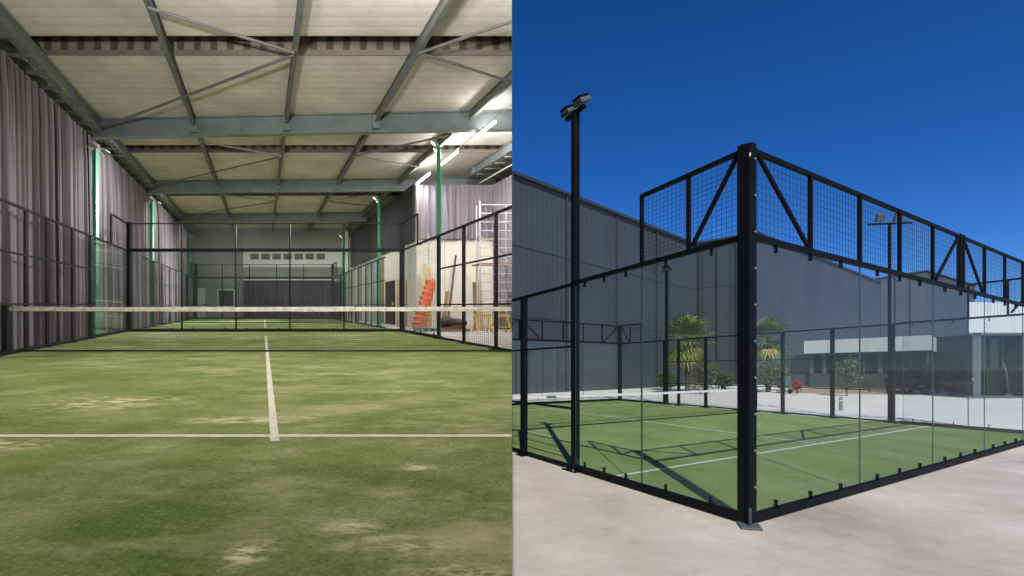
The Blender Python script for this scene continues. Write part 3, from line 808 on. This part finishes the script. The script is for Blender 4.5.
mb = MB(); mb.poly([(-600, -500, 0), (900, -500, 0), (900, 1500, 0), (-600, 1500, 0)]); struct(link('ground', mb, M['ground']))
mb = OB(); mb.poly([(10.12, -3, .005), (10.12, 60, .005), (60, 60, .005), (60, -3, .005)]); 
struct(link('pavement', mb, M['pavement']))
mb = OB(); mb.poly([(-14, 20.3, .007), (60, 20.3, .007), (60, 60, .007), (-14, 60, .007)]); struct(link('pavement', mb, M['pavement']))
mb = OB(); mb.poly([(0, 0, .012), (10, 0, .012), (10, 20, .012), (0, 20, .012)]); struct(link('court_turf', mb, M['turf_out']))
def oline(name, s0, t0, s1, t1):
    mb = OB(); mb.poly([(s0, t0, .017), (s1, t0, .017), (s1, t1, .017), (s0, t1, .017)]); struct(link(name, mb, M['line_out']))
oline('service_line', .05, 3.02, 9.95, 3.12); oline('service_line', .05, 16.9, 9.95, 17.0)
mb = OB(); mb.poly([(4.97, 2.9, .020), (5.03, 2.9, .020), (5.03, 17.1, .020), (4.97, 17.1, .020)]); struct(link('centre_line', mb, M['line_out']))

MATS_OUT = (M['black'], M['wire'], M['glass_out'])
na = -BX  # outward from near wall
nb = -AX
def clamps(s0, s1, z0=.16, z1=2.94, step=.5):
    o = []; n = max(1, int(round((s1-s0)/step)))
    for i in range(n):
        s = s0+(s1-s0)*(i+.5)/n
        o += [(s, z0-.01, 1.0), (s, z1+.01, 1.0)]
    return o
ZM = 3.95
# near back wall along a (10 units)
sp = dict(org=5)
sp['posts'] = [(s, 3.05, ZM, .042, .04) for s in (1, 2, 3, 4, 6, 7, 8, 9)] + [(4.95, 3.0, ZM+.02, .06, .06), (5.07, 3.0, ZM+.02, .06, .06)] + [(10.0, 0, ZM, .12, .12)]
sp['rails'] = [(0.08, 10, ZM-.02, .045, .045), (.08, 10, 3.02, .06, .055), (.06, 10, .06, .095, .06)]
sp['braces'] = [(.10, 3.95, .95, 3.08, .045), (4.1, 3.08, 4.92, 3.93, .045), (5.1, 3.93, 5.9, 3.08, .045), (9.1, 3.08, 9.9, 3.93, .045)]
sp['wires'] = [(.08, 10, 3.06, ZM-.05, .062, .0023)]; sp['zs'] = .84
sp['glass'] = [(s+(.09 if s == 0 else 0), s+2, .12, 2.98, clamps(s+.12, s+1.88, step=.6)) for s in (0, 2, 4, 6, 8)]
fence('glass_wall', 'near right glass court wall with black mesh on top', 'glass wall', 'outdoor court enclosure', lambda s, z: O(s, 0, z), 1, na, sp, MATS_OUT)
# left side wall along b
def side_b(sfix, label, posts):
    sp = dict(org=3)
    sp['posts'] = [(1, 3.05, ZM, .042, .04), (2, 3.0, ZM, .042, .04)] + [(p, 0, 3.0, .10, .10) for p in posts] + [(18, 3.0, ZM, .042, .04), (19, 3.05, ZM, .042, .04)]
    sp['rails'] = [(.08, 2, ZM-.02, .045, .045), (.08, 4, 3.02, .055, .055), (.06, 4, .06, .095, .06), (4, 16, 3.0, .05, .05), (4, 16, 2.0, .03, .03), (4, 16, 1.0, .035, .035), (4, 16, .06, .05, .05),
                   (16, 20, 3.0, .07, .06), (18, 20, ZM-.02, .055, .05), (16, 20, .06, .10, .06)]
    sp['braces'] = [(.12, 3.95, .93, 3.08, .045), (19.1, 3.08, 19.9, 3.93, .05)]
    sp['wires'] = [(.08, 2, 3.06, ZM-.05, .085, .0023), (4, 16, .1, 3.0, .075, .0013), (18, 20, 3.05, ZM, .10, .002)]; sp['zs'] = 1.5
    sp['glass'] = [(.09, 2, .12, 2.98, clamps(.15, 1.9, step=.7)), (2, 4-.08, .12, 2.98, clamps(2.1, 3.9, step=.7)), (16, 18, .12, 2.98, []), (18, 19.95, .12, 2.98, [])]
    return fence('side_wall', label, 'fence', 'outdoor court enclosure', lambda s, z: O(sfix, s, z), 1, nb if sfix == 0 else -nb, sp, MATS_OUT)
side_b(0, 'near left court side, glass then black mesh fence', (6.04,))
side_b(10, 'far side of the outdoor court, mesh fence with black posts', (4.25, 6.45, 8.65, 10.9, 13.0, 14.9, 16))
# far back wall
sp = dict(org=9)
sp['posts'] = [(s, 3.05, ZM, .05, .05) for s in (1, 2, 3, 4, 6, 7, 8, 9)] + [(5, 3, ZM, .12, .08), (10, 0, ZM, .16, .14)]
sp['rails'] = [(0, 10, ZM-.02, .06, .05), (0, 10, 3.02, .09, .06), (0, 10, .07, .12, .07)]
sp['braces'] = [(9.1, 3.08, 9.9, 3.93, .045), (4.1, 3.08, 4.9, 3.93, .045), (5.1, 3.93, 5.9, 3.08, .045)]
sp['wires'] = [(0, 10, 3.06, ZM-.05, .08, .002)]
sp['glass'] = [(s, s+2, .12, 2.98, []) for s in (0, 2, 4, 6, 8)]
fence('glass_wall', 'far glass end wall of the outdoor court with mesh on top', 'glass wall', 'outdoor court enclosure', lambda s, z: O(s, 20, z), 1, -na, sp, MATS_OUT)

# corner post: two box columns with a web, base plate and shoe
t = thing('corner_post', 'tall double black corner post on a bolted base plate', 'post', O(0, 0), 'outdoor court enclosure')
c = O(0, 0)
for nm, off in (('column', AX*.045+BX*.0), ('column', BX*.055)):
    p = c+off
    mb = MB(); mb.bar(p, p+Vector((0, 0, 3.99)), .085, .085, side=AX); link(nm, mb, M['black'], t, bevel=.006)
q = c+(AX+BX)*.005-(AX+BX)*.03
mb = MB(); mb.bar(q+Vector((0, 0, .02)), q+Vector((0, 0, 3.97)), .045, .045, side=AX); link('web', mb, M['black'], t)
mb = MB(); mb.bar(c-(AX+BX).normalized()*.05+Vector((0, 0, 0.006)), c-(AX+BX).normalized()*.05+Vector((0, 0, .022)), .25, .2, side=AX-BX); link('base_plate', mb, M['column_grey'], t, bevel=.004)
mb = MB(); mb.bar(q-(AX+BX)*.03+Vector((0, 0, .022)), q-(AX+BX)*.03+Vector((0, 0, .2)), .05, .03, side=AX-BX); link('shoe', mb, M['coping'], t, bevel=.004)
for k in range(10):
    z = .4+k*.38
    mb = MB(); p = c+AX*.045-AX*.0-BX*.046+Vector((0, 0, z)); mb.tube([p, p-BX*.012], .012, 8); link('bolt', mb, M['lamp_grey'], t)
mb = MB(); mb.bar(q-(AX+BX)*.018+Vector((0, 0, 3.82)), q-(AX+BX)*.018+Vector((0, 0, 3.85)), .06, .012, side=AX-BX); link('name_tag', mb, M['white_metal'], t)

# net outdoors
net('black net with white tape crossing the outdoor court', None, lambda s, z: O(s, 10, z), BX, 0.02, 9.98, .93, .03, 1, .055, .0017, M['tape_out'], .07, post_h=1.0, post_w=.08)

# masts outdoors
def mast(s, t_, h, wd, label, heads, lampdir):
    t = thing('floodlight_mast', label, 'light mast', O(s, t_), 'black floodlight masts round the outdoor court')
    b = O(s, t_); Z = Vector((0, 0, 1))
    mb = MB(); mb.bar(b, b+Z*h, wd, wd, side=AX); link('pole', mb, M['black'], t, bevel=.008)
    mb = MB(); mb.bar(b+Z*.004, b+Z*.02, .34, .30, side=AX); link('foot_plate', mb, M['black'], t)
    for q in range(4):
        e = (AX if q % 2 else -AX)*.13+(BX if q > 1 else -BX)*.11
        mb = MB(); mb.tube([b+e+Z*.02, b+e+Z*.05], .012, 6); link('bolt', mb, M['lamp_grey'], t)
    ld = Vector(lampdir).normalized()
    mb = MB(); mb.bar(b+Z*(h-.03)-ld*heads, b+Z*(h-.03)+ld*heads, .06, .05); link('crossbar', mb, M['black'], t)
    for sg in (-1, 1):
        tilt = (AX*.55+Vector((0, 0, -1.1))).normalized() if s < 5 else Vector((-.3, -1.0, -.45)).normalized()
        cc = b+Z*(h+(.07 if s < 5 else .16))+ld*heads*(.70 if s < 5 else .42)*sg
        up = tilt.cross(ld).normalized()
        mb = MB(); hw = .11 if s < 5 else .12; mb.bar(cc-ld*hw, cc+ld*hw, .07, hw*2, side=up); fl = link('floodlight', mb, M['column_grey'], t, bevel=.015)
        mb = MB(); g = cc+tilt*.037; mb.bar(g-ld*hw*.85, g+ld*hw*.85, .006, hw*1.7, side=up); link('lamp_face', mb, M['lamp_glass'], fl)
        mb = MB(); mb.bar(cc-tilt*.055-ld*hw*.8, cc-tilt*.055+ld*hw*.8, .05, .2, side=up); link('heat_sink', mb, M['black'], fl)
    return t
mast(.03, 3.98, 5.80, .105, 'tall black floodlight mast at the left court side', .24, BX)
mast(10.05, 4.38, 6.12, .075, 'floodlight mast behind the court with lamps against the sky', .60, Vector((1, -.15, 0)))
mast(10.05, 15.9, 6.3, .12, 'thin distant floodlight mast left of the palm', .3, BX)
mast(-.02, 16.0, 6.3, .12, 'hidden far mast', .3, BX) if False else None

# ---- buildings
def shell(name, label, cat, pts, z0, ztops, m, coping=True, group=None, body_label=None):
    """closed block from a plan outline with its own eaves heights"""
    t = thing(name, label, cat, (pts[0][0], pts[0][1], 0), group)
    n = len(pts); mb = MB()
    V_ = [Vector((x, y, z0)) for x, y in pts]+[Vector((x, y, z)) for (x, y), z in zip(pts, ztops)]
    mb.add(V_, [(i, (i+1) % n, (i+1) % n+n, i+n) for i in range(n)])
    link('wall', mb, m, t, side=1)
    mb = MB(); mb.add([v+Vector((0, 0, -.12)) for v in V_[n:]], [tuple(range(n))]); link('roof', mb, M['coping'], t, side=1)
    a_, b_ = V_[0], V_[1]; dv_ = (b_-a_); nrm_ = Vector((dv_.y, -dv_.x, 0)).normalized()
    for fr in (.22, .48, .74):
        q = a_+dv_*fr+nrm_*.09; zt = ztops[0]+(ztops[1]-ztops[0])*fr-.1
        mb = MB(); mb.bar(q, Vector((q.x, q.y, zt)), .16, .14, side=dv_.normalized()); link('downpipe', mb, M['coping'], t, side=1)
    for hf in (.36, .68):
        mb = MB()
        mb.bar(Vector((a_.x, a_.y, ztops[0]*hf))+nrm_*.02, Vector((b_.x, b_.y, ztops[0]*hf))+nrm_*.01, .03, .035); link('lap_joint', mb, M['coping'], t, side=1)
    if coping:
        mb = MB()
        for i in range(n):
            a = V_[n+i]; b = V_[n+(i+1) % n]; mb.bar(a+Vector((0, 0, .05)), b+Vector((0, 0, .05)), .5, .22)
        link('coping', mb, M['coping'], t, side=1)
    return t
def atpx(px, y): return ((px-512)*y/460, y)
def zpx(py, y): return CAMZ+(370-py)*y/460
# A: long warehouse side
yl, yr = 30.2, 46.8
a0 = (0.004, yl); a1 = atpx(689, yr)
shell('warehouse', 'long dark grey clad warehouse sloping away behind the left mast', 'building',
      [a0, a1, (a1[0]-10, a1[1]+16), (0.004, yl+26)], 0, [zpx(174, yl), zpx(243, yr), zpx(243, yr), zpx(174, yl)], M['facade_a'])
# B
b0 = atpx(684, 54.0); b1 = atpx(757, 49.0); b2 = atpx(880, 74.0)
shell('warehouse', 'slate blue warehouse behind the palms, highest behind the corner post', 'building',
      [b0, b1, b2, (b2[0]-30, b2[1]+25), (b0[0]-2, b0[1]+30)], 0, [zpx(246, 54), zpx(233.5, 49), zpx(283, 74), zpx(283, 74), zpx(246, 54)], M['facade_b'])
# C
c0 = atpx(868, 88); c1 = atpx(926, 84); c2 = atpx(975, 88)
shell('warehouse', 'gabled blue grey warehouse farthest back between white fascias', 'building',
      [c0, c1, c2, (c2[0]+4, 120), (c0[0]-2, 120)], 0, [zpx(280, 88), zpx(271, 84), zpx(286, 88), zpx(286, 88), zpx(280, 88)], M['facade_c'])
# D low building with white fascia
t = thing('low_building', 'low dark glazed building with a long white fascia', 'building', (*atpx(868, 39), 0))
p0 = Vector((*atpx(804, 43), 0)); p1 = Vector((*atpx(931, 35.5), 0)); dv = (p1-p0); Ln = dv.length; e = dv.normalized(); nn = Vector((e.y, -e.x, 0))
if nn.y > 0: nn = -nn
back = Vector((.72, .69, 0))
def D(s, o, z): return p0+e*s+back*o+Vector((0, 0, z))
DB = lambda: MB(D, 1)
mb = DB(); mb.hexa((0, 0, 3.15), (Ln, 7, 4.32)); link('fascia', mb, M['white_fascia'], t)
mb = DB(); mb.hexa((.3, .8, 0), (Ln-.2, 6.8, 1.30)); link('wall', mb, M['grey_panel'], t)
mb = DB(); mb.hexa((.3, .95, 1.30), (Ln-.2, 6.8, 3.148)); link('wall', mb, M['dark_glazing'], t)
for k in range(9):
    s = .3+(Ln-.6)*k/8
    w_ = .3 if k in (0, 1, 5) else .09
    mb = DB(); mb.hexa((s, .82, 1.302), (s+w_, .93, 2.95)); link('mullion', mb, M['column_grey'], t)
for k in range(8):
    s = .5+(Ln-.6)*k/8
    mb = DB(); mb.hexa((s+.25, .90, 1.45), (s+Ln/8-.35, .948, 2.6)); link('window', mb, M['dark_glazing'], t)
mb = DB(); mb.hexa((.1, .3, 2.97), (Ln-.1, .9, 3.148)); link('soffit', mb, M['coping'], t)
mb = DB(); mb.hexa((-2.3, 1.2, 0), (.28, 5, 3.1)); link('side_wing', mb, M['grey_panel'], t)
# E white fascia building right
yE = 26.0
def E(s, o, z): return Vector(((969-512)*yE/460+s+o*1.05, yE+o+s*.05, z))
EB = lambda: MB(E, 1)
t = thing('pavilion', 'grey columned pavilion under a deep white fascia at the right edge', 'building', E(0, 0, 0))
mb = EB(); mb.hexa((0, 0, 3.74), (14, 9, 5.46)); link('fascia', mb, M['white_fascia'], t)
for s, w_ in ((.25, .45), (3.2, .25), (6.2, .5), (9.5, .5)):
    mb = EB(); mb.hexa((s, .2, 0), (s+w_, .75, 3.738)); link('column', mb, M['column_grey'], t)
mb = EB(); mb.hexa((.3, 2.2, 0), (13.5, 8.5, 3.737)); link('wall', mb, M['dark_glazing'], t)
for s in (1.2, 2.0, 3.6, 4.6, 5.6):
    mb = EB(); mb.hexa((s, 2.1, 0), (s+.08, 2.197, 3.6)); link('mullion', mb, M['column_grey'], t)
mb = EB(); mb.hexa((0, .1, 0), (13.5, 2.19, .12)); link('step', mb, M['column_grey'], t)
mb = EB(); mb.hexa((1.0, 1.2, .12), (2.3, 1.9, 1.7)); tag(link('cabinet', mb, M['dark_green_black'], bevel=.02), 'dark cabinet beside the pavilion column', 'cabinet')
# white ring stand in front of the pavilion
t = thing('ring_stand', 'grey white ring shaped stand before the pavilion glazing', 'stand', E(2.75, .8, .12))
pts = [E(2.95+.42*math.cos(a), .95, 1.05+.72*math.sin(a)) for a in [2*math.pi*i/22 for i in range(23)]]
mb = MB(None, 1); mb.tube(pts, .045, 8); link('ring', mb, M['column_grey'], t, smooth=True)
mb = EB(); mb.tube([(2.4, .95, .12), (2.25, .95, 1.5), (2.05, .95, 2.1)], [.05, .045, .03], 8); link('stem', mb, M['column_grey'], t, smooth=True)
mb = EB(); mb.hexa((2.2, .7, .121), (3.2, 1.2, .2)); link('base', mb, M['column_grey'], t)
# F dark annex between D and E
t = thing('service_building', 'dark low service building between the two white fascias', 'building', (*atpx(950, 38), 0))
f0 = atpx(930, 40); f1 = atpx(972, 36)
def F(s, o, z):
    return Vector((f0[0]+(f1[0]-f0[0])*s, f0[1]+(f1[1]-f0[1])*s+o, z))
FB = lambda: MB(F, 1)
mb = FB(); mb.prism([(0, 0, 0), (1, 0, 0), (1, 0, 4.4), (0, 0, 3.2)], (0, 4, 0)); link('wall', mb, M['grey_panel'], t)
mb = FB(); mb.bar((0, -.1, 3.22), (1, -.1, 4.42), .15, .25); link('stair_rail', mb, M['coping'], t)
mb = FB(); mb.hexa((.05, -.06, .1), (.95, -.003, 2.0)); link('glazing', mb, M['dark_glazing'], t)
for k in range(7):
    mb = FB(); mb.hexa((.12+k*.12, -.10, 2.15), (.16+k*.12, -.03, 2.75)); link('slat', mb, M['column_grey'], t)
for k in range(2):
    mb = FB(); mb.hexa((.72+k*.14, -.12, 3.05), (.83+k*.14, -.05, 3.75)); link('window', mb, M['white_metal'], t)

# planting bed (sandy)
mb = MB(None, 1)
pb = [atpx(776, 38.5), atpx(776, 33), atpx(850, 31), atpx(915, 29.5), atpx(921, 31), atpx(905, 38), atpx(860, 42)]
mb.add([Vector((x, y, .012)) for x, y in pb], [tuple(range(len(pb)))]); struct(link('planting_bed', mb, M['sandy']))

# ---- vegetation
def leaf_cloud(mb, c, rx, ry, rz, n, size, rnd, hollow=.3):
    for _ in range(n):
        while True:
            p = Vector((rnd.uniform(-1, 1), rnd.uniform(-1, 1), rnd.uniform(-1, 1)))
            if hollow < p.length < 1: break
        q = Vector(c)+Vector((p.x*rx, p.y*ry, p.z*rz))
        d_ = Vector((rnd.gauss(0, 1), rnd.gauss(0, 1), rnd.gauss(0, .8))).normalized(); u = d_.orthogonal().normalized()
        s = size*rnd.uniform(.5, 1.4)
        mb.add([q-u*s*.3, q+d_*s*.6, q+u*s*.3, q-d_*s*.5], [(0, 1, 2, 3)])
def palm(px, y, hgt, rad, label, seed, under):
    x = (px-512)*y/460; t = thing('palm_tree', label, 'palm tree', (x, y, 0), 'palms beyond the far fence')
    rnd = random.Random(seed); top = Vector((x, y, hgt))
    mb = MB(None, 1); n = 9
    mb.tube([(x+.04*math.sin(i), y, hgt*i/(n-1)) for i in range(n)], [.17-.04*i/n+.02*(i % 2) for i in range(n)], 10); link('trunk', mb, M['trunk'], t)
    def frond(mb, az, el, ln, fan):
        d_ = Vector((math.cos(az)*math.cos(el), math.sin(az)*math.cos(el), math.sin(el)))
        h = top+Vector((0, 0, rnd.uniform(-.15, .1)))
        tip = h+d_*ln*.5+Vector((0, 0, -.06*ln))
        mb.wire(h, tip, .014)
        sidev = d_.cross(Vector((0, 0, 1)))
        if sidev.length < .1: sidev = Vector((1, 0, 0))
        sidev.normalize(); nrm = sidev.cross(d_)
        for k in range(fan):
            a = (k/(fan-1)-.5)*2.9
            dd = (d_*math.cos(a)+sidev*math.sin(a)).normalized()
            L_ = ln*.55*(.75+.3*math.cos(a))*rnd.uniform(.85, 1.1)
            m_ = tip+dd*L_*.55+nrm*.03; e_ = tip+dd*L_+Vector((0, 0, -.22*L_))
            wv = dd.cross(nrm).normalized()*.028*ln
            mb.add([tip, m_-wv, e_, m_+wv], [(0, 1, 2, 3)])
    mb = MB(None, 1)
    for k in range(64):
        frond(mb, k*2.4+rnd.random()*.4, R(rnd.uniform(-48, 88)), rad*rnd.uniform(.75, 1.05), 11)
    link('crown', mb, M['leaf'], t)
    mb = MB(None, 1)
    for k in range(under): frond(mb, k*2.4+rnd.random(), R(rnd.uniform(-62, -30)), rad*rnd.uniform(.7, .95), 11)
    link('old_fronds', mb, M['leaf_old'], t)
    return t
palm(687, 34, 3.85, 2.35, 'large fan palm with yellowing lower fronds left of the corner post', 5, 11)
palm(768, 34, 3.95, 2.0, 'narrower fan palm just right of the corner post', 8, 5)
def shrub(px, y, h, r, m, label, group, seed, n=500, size=.18, stems=4, name='shrub', z0=.0):
    x = (px-512)*y/460; rnd = random.Random(seed)
    t = thing(name, label, name.replace('_', ' '), (x, y, z0), group)
    mb = MB(None, 1)
    for k in range(stems):
        a = rnd.random()*6.3; mb.tube([(x, y, z0), (x+.2*r*math.cos(a), y+.2*r*math.sin(a), z0+h*.4), (x+.55*r*math.cos(a), y+.55*r*math.sin(a), z0+h*.75)], [.03, .02, .01], 5)
    link('stem', mb, M['bark'], t)
    mb = MB(None, 1); leaf_cloud(mb, (x, y, z0+h*.58), r, r, h*.45, n, size, rnd)
    for k in range(5):
        a = rnd.random()*6.3; leaf_cloud(mb, (x+r*.6*math.cos(a), y+r*.6*math.sin(a), z0+h*rnd.uniform(.35, .9)), r*.5, r*.5, h*.2, n//8, size, rnd)
    link('foliage', mb, m, t); return t
shrub(668, 33, 1.6, .8, M['foliage'], 'dark green shrub under the large palm, left side', 'shrubs beyond the far fence', 11)
shrub(705, 33, 2.2, .9, M['foliage_dry'], 'olive shrub right of the large palm', 'shrubs beyond the far fence', 12)
shrub(722, 35, 1.4, .8, M['foliage'], 'low green shrub between the palm and corner post', 'shrubs beyond the far fence', 13)
shrub(700, 31, .75, 1.0, M['foliage_dry'], 'low dry looking ground plant at the foot of the large palm', 'shrubs beyond the far fence', 14, 300, .12)
shrub(768, 33, 2.4, .75, M['foliage_dry'], 'tall olive shrub under the narrower palm', 'shrubs beyond the far fence', 15)
shrub(781, 36, 1.9, .6, M['foliage_dry'], 'dusty olive shrub between palm and slim fence post', 'shrubs beyond the far fence', 16)
shrub(797, 30.5, .95, .34, M['redleaf'], 'small red leaved bush on the sandy bed', 'shrubs beyond the far fence', 17, 260, .12)
shrub(847, 28.5, 2.4, .7, M['foliage_dry'], 'thin olive sapling on the sandy bed behind the post', 'shrubs beyond the far fence', 18, 420, .14)
shrub(869, 33, 1.0, .35, M['foliage'], 'small green bush before the low building', 'shrubs beyond the far fence', 19, 200, .12)
for k, (px, y, h, r, m, lb) in enumerate(((952, 29, .95, 1.0, 'hedge', 'low brown hedge left of the pavilion, left end'), (966, 28.2, .95, .9, 'hedge', 'low brown hedge touching the pavilion corner'),
                                   (938, 31, 1.9, .9, 'foliage', 'dark bush behind the brown hedge'))):
    shrub(px, y, h, r, M[m], lb, 'hedges by the pavilion', 30+k, 600, .13)
# teal covered cart beyond fence
x, y = atpx(784, 32)
t = thing('covered_cart', 'small teal covered cart beside the olive shrub', 'cart', (x, y, 0))
mb = MB(None, 1); mb.bar((x-.35, y, .75), (x+.35, y, .8), .6, .8, mapped=False); link('cover', mb, M['teal'], t, bevel=.08)
for a in (-.25, .25):
    mb = MB(None, 1); mb.tube([(x+a, y-.28, .17), (x+a, y-.33, .17)], .17, 14); link('wheel', mb, M['black'], t)
    mb = MB(None, 1); mb.bar((x+a, y-.25, .17), (x+a, y-.25, .45), .05); link('leg', mb, M['black'], t)
# bollard
x, y = atpx(841, 18.4)
t = thing('bollard', 'short grey bollard on the pale pavement beyond the fence', 'bollard', (x, y, 0))
mb = MB(None, 1); mb.tube([(x, y, 0), (x, y, .48), (x, y, .55)], [.07, .065, .04], 14); link('body', mb, M['lamp_grey'], t)
mb = MB(None, 1); mb.tube([(x, y, .38), (x, y, .42)], .072, 14); link('band', mb, M['white_metal'], t)
# parked dark vehicle at px 905-930 : small utility cart seen end-on
x, y = atpx(921, 30.5)
t = thing('utility_cart', 'dark utility cart parked beside the sandy bed', 'utility cart', (x, y, 0))
Q = lambda a, b, c: Vector((x+a, y+b, c))
mb = MB(Q, 1); mb.prism([(-.65, 0, .35), (.65, 0, .35), (.68, 0, .95), (.6, 0, 1.1), (-.6, 0, 1.1), (-.68, 0, .95)], (0, 2.2, 0)); link('body', mb, M['dark_green_black'], t, bevel=.04)
mb = MB(Q, 1); mb.prism([(-.6, .5, 1.1), (.6, .5, 1.1), (.52, .7, 1.85), (-.52, .7, 1.85)], (0, 1.2, 0)); link('cab', mb, M['dark_glazing'], t, bevel=.03)
mb = MB(Q, 1); mb.hexa((-.56, .6, 1.852), (.56, 1.95, 1.92)); link('roof', mb, M['black'], t)
for a in (-.55, .55):
    for b in (.35, 1.8):
        mb = MB(Q, 1); mb.tube([(a-.09, b, .3), (a+.09, b, .3)], .3, 16); wv = link('wheel', mb, M['black'], t)
        mb = MB(Q, 1); mb.tube([(a+math.copysign(.091, a), b, .3), (a+math.copysign(.10, a), b, .3)], .15, 12); link('rim', mb, M['lamp_grey'], wv)
    mb = MB(Q, 1); mb.tube([(a*.8, -.002, .82), (a*.8, -.04, .82)], .08, 12); link('headlight', mb, M['lamp_glass'], t)
mb = MB(Q, 1); mb.hexa((-.25, -.03, .5), (.25, -.002, .62)); link('number_plate', mb, M['lamp_grey'], t)

# ------------------------------------------------------------------ render settings
scn.render.engine = 'CYCLES'
scn.view_settings.view_transform = 'Standard'; scn.view_settings.look = 'None'
scn.view_settings.exposure = 0; scn.view_settings.gamma = 1
scn.cycles.max_bounces = 10; scn.cycles.transparent_max_bounces = 24; scn.cycles.diffuse_bounces = 5
scn.cycles.use_denoising = True
scn.render.resolution_x = 1024; scn.render.resolution_y = 576
